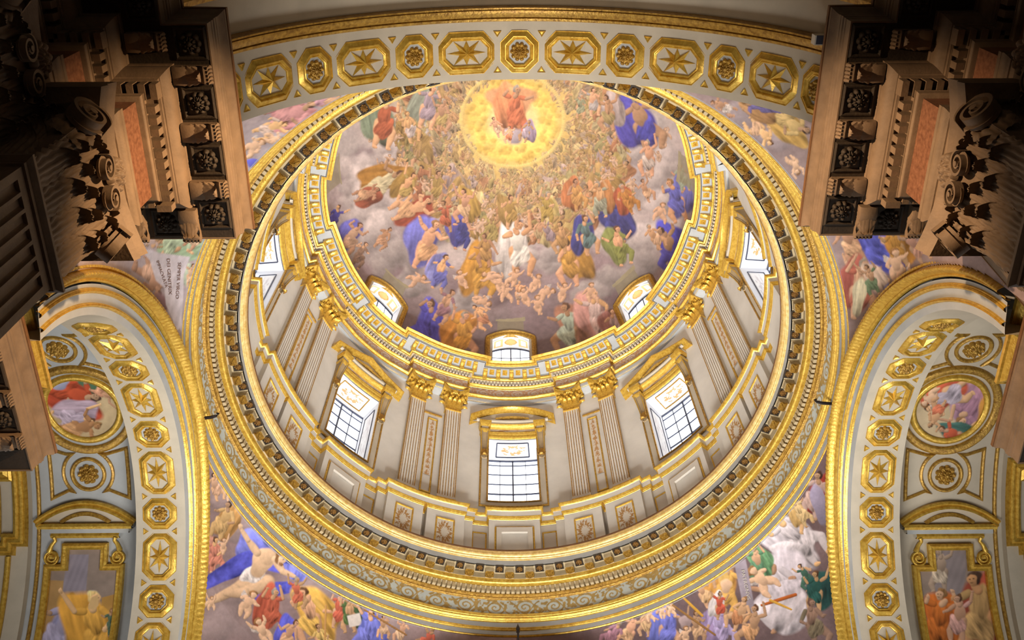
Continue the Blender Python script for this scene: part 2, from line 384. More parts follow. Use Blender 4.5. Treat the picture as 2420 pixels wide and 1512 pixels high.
def frame_strip(pts, prof, close=True, f=None):
    """moulding of profile (side, height) along a flat closed outline pts (a,b); height is the third coordinate"""
    p = np.asarray(pts, float); n = len(p); e = np.roll(p, -1, 0)-p
    if not close: e[-1] = e[-2]
    e /= np.linalg.norm(e, axis=1)[:, None]+1e-12; nr = np.stack([-e[:, 1], e[:, 0]], 1); pr = np.roll(nr, 1, 0)
    if not close: pr[0] = nr[0]
    m = (nr+pr)/np.maximum(.25, 1+np.sum(nr*pr, 1))[:, None]; q = np.asarray(prof, float)
    G = np.zeros((n, len(q), 3)); G[..., :2] = p[:, None]+m[:, None]*q[None, :, :1]; G[..., 2] = q[None, :, 1]
    if f: G = f(G.reshape(-1, 3)).reshape(G.shape)
    return MB().grid(G, close)
def scroll_ink(s, z, per, H):
    """running acanthus scrolls: ink 0..1 and a shade for each point; z runs 0..H"""
    k = np.floor(s/per); x = s-(k+.5)*per; fl = np.where(k % 2 == 0, 1, -1); y = (z-H/2)*fl
    R = min(H*.44, per*.46); rho = np.hypot(x, y-.02*H); th = np.arctan2(y, x)/(2*pi)
    ph = (1-rho/R)*2.1-th; fr = np.abs(ph-np.round(ph)); ink = np.clip((.21-fr)/.06, 0, 1)*(rho < R*1.02)
    ink = np.maximum(ink, np.clip((.16-np.abs(rho/R-1))/.05, 0, 1)*(np.sin(th*2*pi*7+k) > -.35))
    w = np.abs(y+H*.4*np.cos(x/per*2*pi)*.9); ink = np.maximum(ink, np.clip((.06*H-w)/(.02*H), 0, 1))
    lf = vnoise(s, z*1.0, 7/per, 5, 2); ink = np.maximum(ink, np.clip((lf-.56)/.05, 0, 1)*(rho > R*1.0))
    sh = .75+.5*vnoise(s+3, z, 9/per, 8, 2)
    return ink, sh

# ------------------------------------------------------------------ lower ring entablature
RE = thing('ring_entablature', 'great circular gilded entablature below the drum, with bracketed cornice and painted frieze', 'entablature', (0, 0, 16.08))
SH = (0, 0, 16.08)
def rb(name, prof, m, n=360): return ring(prof, n).build(name, m, RE, shift=SH)
rb('lowest_fascia', [(5.725, 16.088), (5.712, 16.085), (5.71, 16.09), (5.71, 16.115)], GREY)
rb('lowest_bead', [(5.71, 16.11)]+roll((5.70, 16.112), (5.69, 16.15), 5, .4)+[(5.69, 16.152)], GOLD)
rb('lower_fascia', [(5.69, 16.15), (5.68, 16.15), (5.68, 16.255)], GREY)
rb('middle_bead', [(5.68, 16.252)]+roll((5.665, 16.255), (5.655, 16.285), 4, .4)+roll((5.655, 16.285), (5.64, 16.315), 4, .4)+[(5.65, 16.316)], GOLD)
rb('upper_fascia', [(5.65, 16.315), (5.64, 16.315), (5.64, 16.44)], GREY)
rb('architrave_moulding', [(5.64, 16.438), (5.625, 16.44)]+roll((5.625, 16.44), (5.61, 16.475), 5, .45)+roll((5.605, 16.48), (5.58, 16.535), 6, .4)+[(5.57, 16.54), (5.56, 16.575), (5.555, 16.60), (5.62, 16.605)], GOLD)
A = np.linspace(0, 2*pi, 3400, endpoint=False); Z = np.linspace(16.60, 17.06, 30)
G = np.stack([np.outer(np.sin(A), np.full(30, 5.61)), np.outer(np.cos(A), np.full(30, 5.61)), np.broadcast_to(Z, (3400, 30))], -1)
s_ = np.outer(A+RD(1.2), np.full(30, 5.61)); per = 2*pi*5.61/58
ink, sh = scroll_ink(s_.ravel(), (np.broadcast_to(Z, (3400, 30))-16.60).ravel(), per, .46)
bg = lin((200, 207, 202))[None]*(.9+.2*vnoise(s_.ravel(), G[..., 2].ravel(), 1.5, 3))[:, None]
fc = lin((176, 148, 90))[None]*sh[:, None]
MB().grid(G, True).build('painted_frieze', PAINT2, RE, col=bg*(1-ink[:, None])+fc*ink[:, None], shift=SH)
rb('bed_moulding', [(5.62, 17.045), (5.60, 17.05)]+roll((5.595, 17.052), (5.56, 17.09), 5, .35)+[(5.55, 17.10)]+roll((5.55, 17.10), (5.51, 17.135), 5, .35)+[(5.53, 17.138)], GOLD2)
b = ring([(5.53, 17.13), (5.53, 17.29), (5.42, 17.29)]); nd = 332
for i in range(nd):
    a = 2*pi*(i+.5)/nd; da = .0062; b.box(-da*5.45, da*5.45, 0, .085, 17.135, 17.275, lambda V, a=a: np.stack([(5.535-V[:, 1])*np.sin(a+V[:, 0]/5.45), (5.535-V[:, 1])*np.cos(a+V[:, 0]/5.45), V[:, 2]], 1))
b.build('dentil_course', TAN, RE, shift=SH)
rb('ovolo_moulding', [(5.45, 17.285)]+roll((5.43, 17.285), (5.33, 17.37), 8, .3)+[(5.325, 17.385), (5.335, 17.386)], GOLD)
rb('bracket_band', [(5.335, 17.38), (5.32, 17.38), (5.32, 17.53), (5.10, 17.53)], TAN)
rb('corona', [(5.12, 17.53), (5.10, 17.53), (5.10, 17.68), (5.09, 17.685)], GREY)
rb('crown_moulding', [(5.10, 17.68)]+roll((5.085, 17.68), (5.075, 17.70), 4, .4)+roll((5.07, 17.705), (5.055, 17.735), 4, .4)+[(5.05, 17.74)]+roll((5.05, 17.745), (5.012, 17.825), 8, .22)+[(5.01, 17.83), (5.008, 17.87)], GOLDP)
rb('cornice_fillet', [(5.01, 17.868), (5.0, 17.87), (5.0, 17.915), (5.5, 17.93)], BROWN)
# brackets and rosettes (78 of each)
bf = bay(5.32)
mb_ = MB().box(-.082, .082, 0, .185, 17.375, 17.528, bf, 2).box(-.088, .088, 0, .2, 17.50, 17.53, bf, 2)
for k in range(5): mb_.box(-.06+k*.03-.006, -.06+k*.03+.006, .18, .194, 17.40, 17.49, bf)
mod = mb_.build('bracket', TAN, RE, shift=(0, 5.32, 17.4))
lf = MB(); N = 9
for v in (-1, 1):
    pass
Pv = np.array([(-.085, .175, 17.385), (.085, .175, 17.385), (.085, .03, 17.37), (-.085, .03, 17.37)]); ap = np.array([(0, .10, 17.262)])
lf.add(np.vstack([Pv, ap, (Pv+ap)/2*[1.12, 1, 1]]), [(0, 1, 6, 5), (1, 2, 7, 6), (2, 3, 8, 7), (3, 0, 5, 8)], [(5, 6, 4), (6, 7, 4), (7, 8, 4), (8, 5, 4)])
for k in range(7):
    t = -.07+.14*k/6; lf.tube([(t, .178, 17.385), (t*.6, .152, 17.33), (t*.15, .115, 17.272)], [.012, .015, .008], 5)
for sg in (-1, 1):
    for k in range(4): t = .05+.035*k; lf.tube([(sg*.088, t, 17.38), (sg*.07, .1+.4*(t-.1), 17.33), (sg*.02, .1, 17.28)], [.012, .014, .006], 5)
lf.xform(bf); lfo = lf.build('leaf', GOLD2, mod, shift=(0, 5.32, 17.4))
ro = MB().join(rosette(.075, 8, .035)).xform(lambda V: bf(np.stack([V[:, 0], V[:, 1]+.135, 17.525-V[:, 2]], 1)))
fr_ = [(-.078, .055), (.078, .055), (.078, .215), (-.078, .215)]
roo = ro.build('rosette', BRONZE, RE, True, shift=(0, 5.32, 17.4))
rf = frame_strip(fr_, [(-.012, 0), (-.012, .02), (.012, .02), (.012, 0)], True, lambda V: bf(np.stack([V[:, 0], V[:, 1], 17.53-V[:, 2]], 1)))
rf.add(bf(np.array([(x, y, 17.527) for x, y in fr_])), [(0, 1, 2, 3)]); rfo = rf.build('coffer_frame', DSTONE, roo, shift=(0, 5.32, 17.4))
nm = 78
for i in range(nm):
    for src, off, sub in ((mod, 3.31, lfo), (roo, 1.0, rfo)):
        a = RD(off+360/nm*i)
        if i == 0: o = src; c = sub
        else: o = src.copy(); COL.objects.link(o); o.parent = RE; c = sub.copy(); COL.objects.link(c); c.parent = o
        o.location = (5.32*sin(a), 5.32*cos(a), 17.4-16.08); o.rotation_euler = (0, 0, -a)
        if i == 0: o.location = (5.32*sin(a), 5.32*cos(a), 17.4-16.08)

# ------------------------------------------------------------------ drum wall, plinth, windows
RW = 5.425; dm = bay(RW); Z0, Z1, ZT = 20.1, 22.77, 24.62; SW = .617
wall = MB()
for k in range(8):
    a = k*pi/4
    def patch(s0, s1, z0, z1, n, m):
        s, z = np.linspace(s0, s1, n), np.linspace(z0, z1, m); Sg, Zg = np.meshgrid(s, z, indexing='ij')
        V = dm(np.stack([Sg.ravel(), 0*Sg.ravel(), Zg.ravel()], 1)); wall.grid(rot2(V, -a).reshape(n, m, 3))
    h = RW*pi/8
    patch(-h, -SW, 17.9, ZT, 12, 2); patch(SW, h, 17.9, ZT, 12, 2); patch(-SW, SW, 17.9, Z0, 10, 2); patch(-SW, SW, Z1, ZT, 10, 2)
tag(wall.build('wall_drum', DRUMP), 'pale plaster wall of the drum between pilasters and windows', kind='structure')

def drum_plan(d_of, clip=0.):
    """closed plan polyline (counter to azimuth so that left is inwards) following d_of(az in degrees within a bay, 0..45)"""
    pts = []; nb = len(d_of)
    for k in range(8):
        for q, (lo, hi, d) in enumerate(d_of):
            dp, dn_ = d_of[q-1][2], d_of[(q+1) % nb][2]
            x = np.linspace(lo, hi, max(2, int((hi-lo)/1.1)))
            x = [v for i_, v in enumerate(x) if i_ in (0, len(x)-1) or ((v-lo > clip or dp <= d) and (hi-v > clip or dn_ <= d))]
            if dn_ == d: x = x[:-1]
            pts += [((RW-d)*sin(RD(k*45+v)), (RW-d)*cos(RD(k*45+v))) for v in x]
    return pts[::-1]
# plinth of the drum: steps in plan (degrees, projection)
PL = [(0, 6.3, .25), (6.3, 10.2, .07), (10.2, 12.4, .16), (12.4, 22.0, .27), (22.0, 23.0, .07), (23.0, 32.6, .27), (32.6, 34.8, .16), (34.8, 38.7, .07), (38.7, 45, .25)]
PLU = [(0, 6.3, .25), (6.3, 10.2, .07), (10.2, 12.4, .16), (12.4, 32.6, .27), (32.6, 34.8, .16), (34.8, 38.7, .07), (38.7, 45, .25)]
DP = thing('drum_plinth', 'stepped pale plinth with gilded mouldings running around the drum under the windows', 'plinth', (0, 0, 17.9)); SH = (0, 0, 17.9)
pp, pu = drum_plan(PL, .75), drum_plan(PLU, .75)
sweep(pp, [(0, 17.85), (0, 19.15)], True).build('plinth_body', DRUMP, DP, shift=SH)
sweep(pp, [(-.01, 19.12), (.008, 19.13), (.01, 19.155), (.025, 19.165), (.04, 19.20), (.045, 19.225), (.0, 19.23)], True).build('lower_moulding', GOLD, DP, shift=SH)
sweep(pu, [(-.25, 19.225), (.04, 19.225), (.04, 19.39), (.05, 19.40)], True).build('cap_band', DRUMP, DP, shift=SH)
sweep(pu, [(.045, 19.395), (.06, 19.40), (.085, 19.43), (.095, 19.455), (.095, 19.475), (.08, 19.48)], True).build('upper_moulding', GOLD, DP, shift=SH)
sweep(pu, [(.08, 19.478), (-.3, 19.5)], True).build('plinth_top', DRUMP, DP, shift=SH)

def vine(P2, seed, kind):
    """small painted ornament fields; P2 = (n,2) in -1..1; returns ink"""
    x, y = P2[:, 0], P2[:, 1]; r = np.hypot(x, y); th = np.arctan2(y, x)
    if kind == 'wreath':
        lobes = .13*np.sin(15*th+seed)+.1*np.sin(29*th); return ((r > .42+.5*lobes) & (r < .82+lobes)).astype(float)*(vnoise(x+3, y+3, 6, seed, 2) > .4)
    if kind == 'garland':
        t = (y*5.0) % 1; k = np.floor(y*5); w = .62-.42*t; lob = .22*np.sin(t*22+k)+.2*np.sin(t*41)
        return ((np.abs(x) < w*(1+lob)) & (t < .8) | (np.abs(x) < .09)).astype(float)*(vnoise(x+3, y*3+3, 5, seed, 2) > .36)
    if kind == 'scrollfield':
        l = .16*np.sin(9*th+seed)+.1*np.sin(17*th); a = (r > .36+l*.5) & (r < .8+l) & (np.abs(y) < .85); return a.astype(float)*(vnoise(x+3, y+3, 5, seed, 2) > .45)
def painted_field(name, P, uv, ink_kind, bgc, inkc, parent, seed=1, shift=None):
    n, m = P.shape[:2]; ink = vine(uv.reshape(-1, 2), seed, ink_kind)[:, None]
    sh = (.8+.45*vnoise(uv[..., 0].ravel()*2+4, uv[..., 1].ravel()*4+4, 3, seed, 2))[:, None]
    c = lin(bgc)[None]*(1-ink)+lin(inkc)[None]*sh*ink
    return MB().grid(P).build(name, PAINT2, parent, col=c, shift=shift)

# ---- drum windows
def make_drum_window(tri, label):
    w = thing('window_1', label, 'window', (0, RW, Z0), 0, None, 'structure'); sh = (0, RW, Z0)
    GR = 6.1; gd = RW-GR; ghw = .585
    fs = MB()
    for s0, s1, z0, z1 in ((-.80, -SW, 19.92, Z1), (SW, .80, 19.92, Z1), (-SW, SW, 19.92, Z0)): fs.box(s0, s1, -.02, .03, z0, z1, dm, 6)
    fs.build('surround', STUC, w, shift=sh)
    o_ = [(-.81, Z1), (-.81, 19.90), (.81, 19.90), (.81, Z1)]; i_ = [(-SW-.015, Z1), (-SW-.015, Z0-.015), (SW+.015, Z0-.015), (SW+.015, Z1)]
    g = lambda V: dm(np.stack([V[:, 0], V[:, 2], V[:, 1]], 1))
    def sub(p, n=8):
        out = []
        for q in range(len(p)-1): out += [tuple(np.array(p[q])*(1-t)+np.array(p[q+1])*t) for t in np.linspace(0, 1, n, endpoint=False)]
        return out+[p[-1]]
    pr = [(-.022, .02), (-.02, .05), (0, .062), (.02, .05), (.022, .02)]
    frame_strip(sub(o_), pr, False, g).build('outer_bead', GOLD2, w, shift=sh)
    frame_strip(sub(i_), pr, False, g).build('inner_bead', GOLD2, w, shift=sh)
    rv = MB(); hs, gs = np.linspace(-SW, SW, 9), np.linspace(-ghw, ghw, 9)
    rv.grid(dm(np.array([[(a, 0, Z1), (a*ghw/SW, gd, Z1)] for a in hs]).reshape(-1, 3)).reshape(9, 2, 3))
    rv.grid(dm(np.array([[(a, .03, Z0), (a*ghw/SW, gd, Z0)] for a in hs]).reshape(-1, 3)).reshape(9, 2, 3))
    for sg in (-1, 1): rv.grid(dm(np.array([[(sg*SW, 0, z), (sg*ghw, gd, z)] for z in (Z0, Z1)]).reshape(-1, 3)).reshape(2, 2, 3))
    rv.build('reveal', WHITE, w, shift=sh)
    # painted panels on the soffit and on both jambs
    def field(parent, f, nu, nv, kind, seed, ink=(196, 146, 100)):
        U, V = np.linspace(-1, 1, nu), np.linspace(-1, 1, nv); Ug, Vg = np.meshgrid(U, V, indexing='ij')
        P = f(Ug.ravel(), Vg.ravel()).reshape(nu, nv, 3); return painted_field('painted_panel', P, np.stack([Ug, Vg], -1), kind, (226, 224, 222), ink, parent, seed, sh)
    sof = lambda u, v: dm(np.stack([u*.36, -.33+v*.19, np.full_like(u, Z1-.012)], 1))
    pf = field(w, sof, 60, 34, 'scrollfield', 3)
    fb = MB(); q = [(-1.1, -1.15), (1.1, -1.15), (1.1, 1.15), (-1.1, 1.15)]
    for k in range(4):
        a, c = np.array(q[k]), np.array(q[(k+1) % 4]); t = np.linspace(0, 1, 7)[:, None]; L_ = a*(1-t)+c*t; fb.tube(sof(L_[:, 0], L_[:, 1]), .016, 4)
    fb.build('panel_frame', GOLD2 if tri else LEAD, pf, shift=sh)
    for sg in (-1, 1):
        jm = lambda u, v, sg=sg: dm(np.stack([sg*(SW+(ghw-SW)*(.33-v*.17)/.675-.008)+0*u, -.33+v*.17, (Z0+Z1)/2+u*1.02], 1))
        pj = field(w, jm, 60, 20, 'scrollfield', 5, (204, 198, 198))
        fb = MB()
        for k in range(4):
            a, c = np.array(q[k])*[.97, 1], np.array(q[(k+1) % 4])*[.97, 1]; t = np.linspace(0, 1, 5)[:, None]; L_ = a*(1-t)+c*t; fb.tube(jm(L_[:, 0], L_[:, 1]), .01, 4)
        fb.build('panel_frame', LEAD, pj, shift=sh)
    gl = MB().box(-ghw, ghw, gd-.03, gd-.02, Z0-.02, Z1, dm, 8); glo = gl.build('glass', LITGLASS, w, shift=sh)
    bars = MB(); e = gd+.0
    for k, s in enumerate(np.linspace(-ghw, ghw, 5)): t = .016 if k == 2 else .006; bars.box(s-t, s+t, e-.02, e+.015, Z0, Z1, dm)
    for k in range(1, 7): z = Z0+(Z1-Z0)*k/6.5; t = .014 if k in (3,) else .005; bars.box(-ghw, ghw, e-.02, e+.012, z-t, z+t, dm, 8)
    for z in (Z0+.01, Z1-.015): bars.box(-ghw, ghw, e-.02, e+.02, z-.012, z+.012, dm, 8)
    bars.build('glazing_bars', LEAD, w, shift=sh)
    # lintel
    def hb(name, z0, z1, d0, d1, hw, m, curve=None):
        pts = [(-.03, z0), (d0, z0)]+(curve or [])+[(d1, z1), (-.03, z1)]
        P = np.array([[(s, d, z) for d, z in pts] for s in np.linspace(-hw, hw, 13)]); o = MB().grid(dm(P.reshape(-1, 3)).reshape(P.shape))
        o.fan(dm(P[0])); o.fan(dm(P[-1])); return o.build(name, m, w, shift=sh)
    hb('lintel_bead', Z1+.0, 22.86, .035, .06, .66, GOLD, [(.06, 22.80), (.045, 22.82)])
    hb('lintel_fascia', 22.86, 22.90, .04, .04, .66, STUC)
    hb('lintel_moulding', 22.89, 22.985, .05, .085, .74, GOLD, [(.075, 22.92), (.06, 22.935)])
    n = 60; Sg, Zg = np.meshgrid(np.linspace(-.66, .66, n), np.linspace(22.98, 23.19, 14), indexing='ij')
    painted_field('lintel_frieze', dm(np.stack([Sg.ravel(), 0*Sg.ravel()+.045, Zg.ravel()], 1)).reshape(n, 14, 3), np.stack([Sg/.66, (Zg-23.08)/.1], -1), 'scrollfield', (206, 192, 172), (176, 140, 96), w, 9, sh)
    hb('lintel_cornice', 23.165, 23.25, .06, .17, .80, GOLD, [(.08, 23.18), (.10, 23.20), (.14, 23.215)])
    hb('pediment_base', 23.245, 23.40, .15, .15, .90, STUC)
    # pediment
    pd = MB(); inn = MB(); N = 25; xs = np.linspace(-1, 1, N)
    if tri: zc = lambda x: 24.02-.62*abs(x)**1.0
    else: zc = lambda x: 24.02-.56*x*x
    zc2 = lambda x: (23.40 if tri else 23.50)
    def arch(mb, hw, off, d0, d1, th):
        G = []
        for x in xs:
            z = zc(x)+off; G.append([(x*hw, 0, z-th), (x*hw, d0, z-th), (x*hw, d0+.02, z-th*.7), (x*hw, (d0+d1)/2, z-th*.45), (x*hw, d1, z-th*.3), (x*hw, d1, z), (x*hw, 0, z+.02)])
        P = np.array(G); mb.grid(dm(P.reshape(-1, 3)).reshape(P.shape)); mb.fan(dm(P[0])); mb.fan(dm(P[-1]))
    arch(pd, 1.15, 0, .14, .26, .15); pdo = pd.build('pediment', GOLD, w, shift=sh)
    ty = MB(); G = np.array([[(x*1.08, .13, 23.33), (x*1.08, .13, max(23.34, zc(x)-.14))] for x in xs]); ty.grid(dm(G.reshape(-1, 3)).reshape(G.shape))
    G = np.array([[(x*.97, .13, 23.345), (x*.97, .2, 23.345), (x*.97, .2, 23.40), (x*.97, .13, 23.41)] for x in xs]); ty.grid(dm(G.reshape(-1, 3)).reshape(G.shape))
    ty.build('tympanum', STUC, pdo, shift=sh)
    G = np.array([[(x*.46, d, (23.42 if not tri else 23.42)+.12*(1-(x*x if not tri else abs(x)))+q) for d, q in ((.13, 0), (.2, 0), (.22, .03), (.2, .055), (.13, .06))] for x in xs])
    inn.grid(dm(G.reshape(-1, 3)).reshape(G.shape)); inn.build('inner_moulding', GOLD2, pdo, shift=sh)
    for sg in (-1, 1):   # scrolled consoles with capped blocks
        c = MB(); pr2 = [(.0, 21.82), (.07, 21.83), (.10, 21.95), (.075, 22.1), (.08, 22.3), (.12, 22.55), (.19, 22.75), (.21, 22.86), (.17, 22.92), (0, 22.92)]
        G = np.array([[(sg*.735+x*(.075+.035*(max(0, (z-22.1))/.8)), d, z) for d, z in pr2] for x in (-1, -.6, -.5, .5, .6, 1)])
        G[1:5:3, :, 1] += 0; G[2:4, 1:-1, 1] -= .025
        c.grid(dm(G.reshape(-1, 3)).reshape(G.shape)); c.fan(dm(G[0])); c.fan(dm(G[-1])); co_ = c.build('console', CONS, w, shift=sh)
        q = MB().join(leaf(.20, .36, .12, 3, 11, 16)).xform(lambda V: dm(np.stack([V[:, 0]+sg*.735, V[:, 1]+.085, 22.16-V[:, 2]], 1))); q.build('leaf', GOLD2, co_, True, shift=sh)
        q = MB()
        for x in (-.085, .085): q.tube(dm(np.array([(sg*.735+x*(.85+.45*max(0, z-22.1)), d+.012, z) for d, z in pr2[2:8]])), .014, 5)
        q.build('edge_bead', GOLD, co_, True, shift=sh)
        q = MB()
        for z0, z1, d, e in ((22.80, 22.90, .23, .13), (23.07, 23.20, .30, .16)):
            G = np.array([[(sg*.735+x*(e-.03), .0, z0), (sg*.735+x*(e-.03), d-.05, z0), (sg*.735+x*e, d-.02, z0+.4*(z1-z0)), (sg*.735+x*e, d, z1), (sg*.735+x*e, 0, z1)] for x in (-1, -.3, .3, 1)])
            q.grid(dm(G.reshape(-1, 3)).reshape(G.shape)); q.fan(dm(G[0])); q.fan(dm(G[-1]))
        q.build('cap', GOLD, co_, shift=sh)
        q = MB().box(sg*.735-.09, sg*.735+.09, 0, .19, 22.88, 23.10, dm)
        for x in (-.04, 0, .04): q.box(sg*.735+x-.009, sg*.735+x+.009, .18, .2, 22.93, 23.06, dm)
        q.build('block', STUC, co_, shift=sh)
    return w
W_A = make_drum_window(False, 'tall bright drum window under a curved gilded pediment, directly below the middle of the dome')
W_B = make_drum_window(True, 'tall bright drum window under a triangular gilded pediment, to the left of the middle window')
WL = {0: None, 45: 'tall bright drum window under a triangular gilded pediment, to the right of the middle window', -90: 'drum window half hidden by the cornice at the far left of the drum',
      90: 'drum window half hidden by the cornice at the far right of the drum', 135: 'drum window behind the entrance arch on the right', -135: 'drum window behind the entrance arch on the left', 180: 'drum window above the entrance arch'}
wi = 1
for az in (0, -45, 45, -90, 90, 135, -135, 180):
    src = W_A if az % 90 == 0 else W_B
    o = src if az in (0, -45) else dup(src, label=WL[az])
    o.location = at(RD(az), RW, Z0); o.rotation_euler = (0, 0, -RD(az)); o.name = 'window_%d' % wi; wi += 1

# ---- pilasters
PW, PD = .205, .14
def make_pilaster():
    zb, zt = 19.56, 23.6; p = thing('pilaster', 'x', 'pilaster', (0, RW, zb)); sh = (0, RW, zb)
    xs = []; e = PW
    prof = [(-e, 0), (-e, PD), (-e+.028, PD)]
    for k in range(6):
        x = -e+.028+(2*e-.056-.022)*k/5; prof += [(x, PD), (x+.002, PD-.022), (x+.02, PD-.022), (x+.022, PD)]
    prof += [(e-.028, PD), (e, PD), (e, 0)]
    P = np.array([[(a, d, z) for a, d in prof] for z in (19.86, zt)]); shaft = MB().grid(dm(P.reshape(-1, 3)).reshape(P.shape)).build('shaft', DRUMP, p, shift=sh)
    g = MB()
    for k in range(6): x = -e+.028+(2*e-.056-.022)*k/5; g.box(x+.001, x+.021, PD-.03, PD-.014, 19.88, zt-.03, dm)
    for sg in (-1, 1): g.box(sg*e-.012, sg*e+.012, PD-.05, PD+.006, 19.87, zt, dm)
    g.build('flute_gilding', GOLD2, shaft, shift=sh)
    b = MB()
    for z0, z1, o_, in ((zb, 19.63, .05), (19.63, 19.69, .06), (19.72, 19.77, .035), (19.82, 19.87, .025)): b.box(-e-o_, e+o_, 0, PD+o_, z0, z1, dm, 4)
    b.build('base', GOLD, p, shift=sh)
    b2 = MB().box(-e-.03, e+.03, 0, PD+.03, 19.6, 19.86, dm, 4); b2.build('base_block', PALE, p, shift=sh)
    MB().box(-e-.02, e+.02, 0, PD+.03, zt-.01, zt+.035, dm, 3).build('astragal', GOLD, p, shift=sh)
    core, lv, vo, ab, fl = capital(2*e, .82, PD, .34, det=.5); f = lambda V: dm(V+np.array([0, 0, zt+.03]))
    co_ = core.xform(f).build('capital', GOLD2, p, shift=sh)
    for q in lv: q.xform(f).build('leaf', GOLD, co_, True, shift=sh)
    for q in vo: q.xform(f).build('volute', GOLD, co_, shift=sh)
    ab.xform(f).build('abacus', GOLD, co_, shift=sh); fl.xform(f).build('fleuron', GOLD, co_, True, shift=sh)
    return p
PIL = make_pilaster(); first = True
wn = {0: 'middle', -45: 'left', 45: 'right', -90: 'far left', 90: 'far right'}
for k in (-2, -1, 0, 1):
    for sg in (-1, 1):
        az = 22.5+45*k+sg*5.3; near = min(wn, key=lambda a: abs(a-az)); oth = 45*k if near != 45*k else 45*k+45
        lb = f'fluted pilaster with gilded Corinthian capital, of the pair between {wn[45*k]} and {wn[45*k+45]} drum windows the one nearer the {wn[near]} window'
        lb = f'gilded fluted pilaster beside the {wn[near]} drum window, on the side towards the {wn[oth]} window'
        o = PIL if first else dup(PIL); first = False; o['label'] = lb; o['group'] = 'paired pilasters of the drum'
        o.location = at(RD(az), RW, 19.56); o.rotation_euler = (0, 0, -RD(az))
# ---- garland panels between the pilasters of each pair, and wreath panels on the plinth
gp = thing('garland_panel', 'x', 'wall panel', (0, RW, 20.0)); sh = (0, RW, 20.0)
U, V_ = np.meshgrid(np.linspace(-1, 1, 16), np.linspace(-1, 1, 150), indexing='ij')
painted_field('painted_field', dm(np.stack([U.ravel()*.10, 0*U.ravel()+.02, 21.86+V_.ravel()*1.2], 1)).reshape(16, 150, 3), np.stack([U, V_], -1), 'garland', (212, 202, 186), (182, 140, 92), gp, 4, sh)
g = lambda V: dm(np.stack([V[:, 0], V[:, 2], V[:, 1]], 1))
frame_strip([(-.12, 20.0), (.12, 20.0), (.12, 23.1), (-.12, 23.1)], [(-.02, .0), (-.018, .035), (0, .045), (.018, .03), (.02, 0)], True, g).build('gilded_frame', GOLD, gp, shift=sh)
MB().box(-.24, .24, 0, .04, 23.32, 23.36, dm).build('upper_bead', GOLD2, gp, shift=sh)
for i, k in enumerate((-2, -1, 0, 1)):
    o = gp if i == 0 else dup(gp); az = 22.5+45*k
    o['label'] = f'narrow wall panel with painted garland between the pilasters {"left of the middle" if k == -1 else "right of the middle" if k == 0 else "beside the far left" if k == -2 else "beside the far right"} window'
    o.location = at(RD(az), RW, 20.0); o.rotation_euler = (0, 0, -RD(az)); o['group'] = 'garland panels of the drum'
RP = RW-.27; dp = bay(RP)
wp = thing('wreath_panel', 'x', 'wall panel', (0, RP, 18.0)); sh = (0, RP, 18.0)
U, V_ = np.meshgrid(np.linspace(-1, 1, 34), np.linspace(-1, 1, 70), indexing='ij')
painted_field('painted_field', dp(np.stack([U.ravel()*.19, 0*U.ravel()+.004, 18.43+V_.ravel()*.42], 1)).reshape(34, 70, 3), np.stack([U, V_], -1), 'wreath', (214, 206, 192), (172, 132, 84), wp, 2, sh)
g = lambda V: dp(np.stack([V[:, 0], V[:, 2], V[:, 1]], 1))
frame_strip([(-.2, 17.95), (.2, 17.95), (.2, 18.86), (-.2, 18.86)], [(-.02, .0), (-.015, .025), (.0, .03), (.015, .02), (.02, 0)], True, g).build('gilded_frame', GOLD, wp, shift=sh)
i = 0
for k in (-2, -1, 0, 1):
    for sg in (-1, 1):
        az = 22.5+45*k+sg*5.3; near = min(wn, key=lambda a: abs(a-az)); oth = 45*k if near != 45*k else 45*k+45
        o = wp if i == 0 else dup(wp); i += 1
        o['label'] = f'plinth panel with painted wreath beside the {wn[near]} window, towards the {wn[oth]} window'; o['group'] = 'wreath panels of the drum plinth'
        o.location = at(RD(az), RP, 18.0); o.rotation_euler = (0, 0, -RD(az))
# niche frames below the windows and plain panels beside them
RN = RW-.25; dn = bay(RN); npn = thing('plinth_niche', 'x', 'niche', (0, RN, 18.0)); sh = (0, RN, 18.0)
g = lambda V: dn(np.stack([V[:, 0], V[:, 2], V[:, 1]], 1))
frame_strip([(-.42, 17.95), (.42, 17.95), (.42, 18.84), (-.42, 18.84)], [(-.022, .0), (-.018, .025), (0, .034), (.018, .022), (.022, 0)], True, g).build('gilded_frame', GOLD, npn, shift=sh)
nb = MB()
for s0, s1, z0, z1 in ((-.4, -.29, 17.95, 18.82), (.29, .4, 17.95, 18.82), (-.29, .29, 18.66, 18.82)): nb.box(s0, s1, 0, .05, z0, z1, dn)
nb.build('niche_surround', PALE, npn, shift=sh)
for i, az in enumerate((0, -45, 45)):
    o = npn if i == 0 else dup(npn); o['label'] = f'pale blind niche in a gilded frame below the {wn[az]} drum window'; o.location = at(RD(az), RN, 18.0); o.rotation_euler = (0, 0, -RD(az))
RS = RW-.07; ds = bay(RS); sp = thing('gilt_framed_recess', 'x', 'wall panel', (0, RS, 18.0)); sh = (0, RS, 18.0)
g = lambda V: ds(np.stack([V[:, 0], V[:, 2], V[:, 1]], 1))
frame_strip([(-.15, 17.95), (.15, 17.95), (.15, 18.84), (-.15, 18.84)], [(-.018, .0), (-.014, .02), (0, .026), (.014, .018), (.018, 0)], True, g).build('gilded_frame', GOLD, sp, shift=sh)
MB().box(-.14, .14, 0, .006, 17.96, 18.83, ds).build('field', PALE, sp, shift=sh)
i = 0
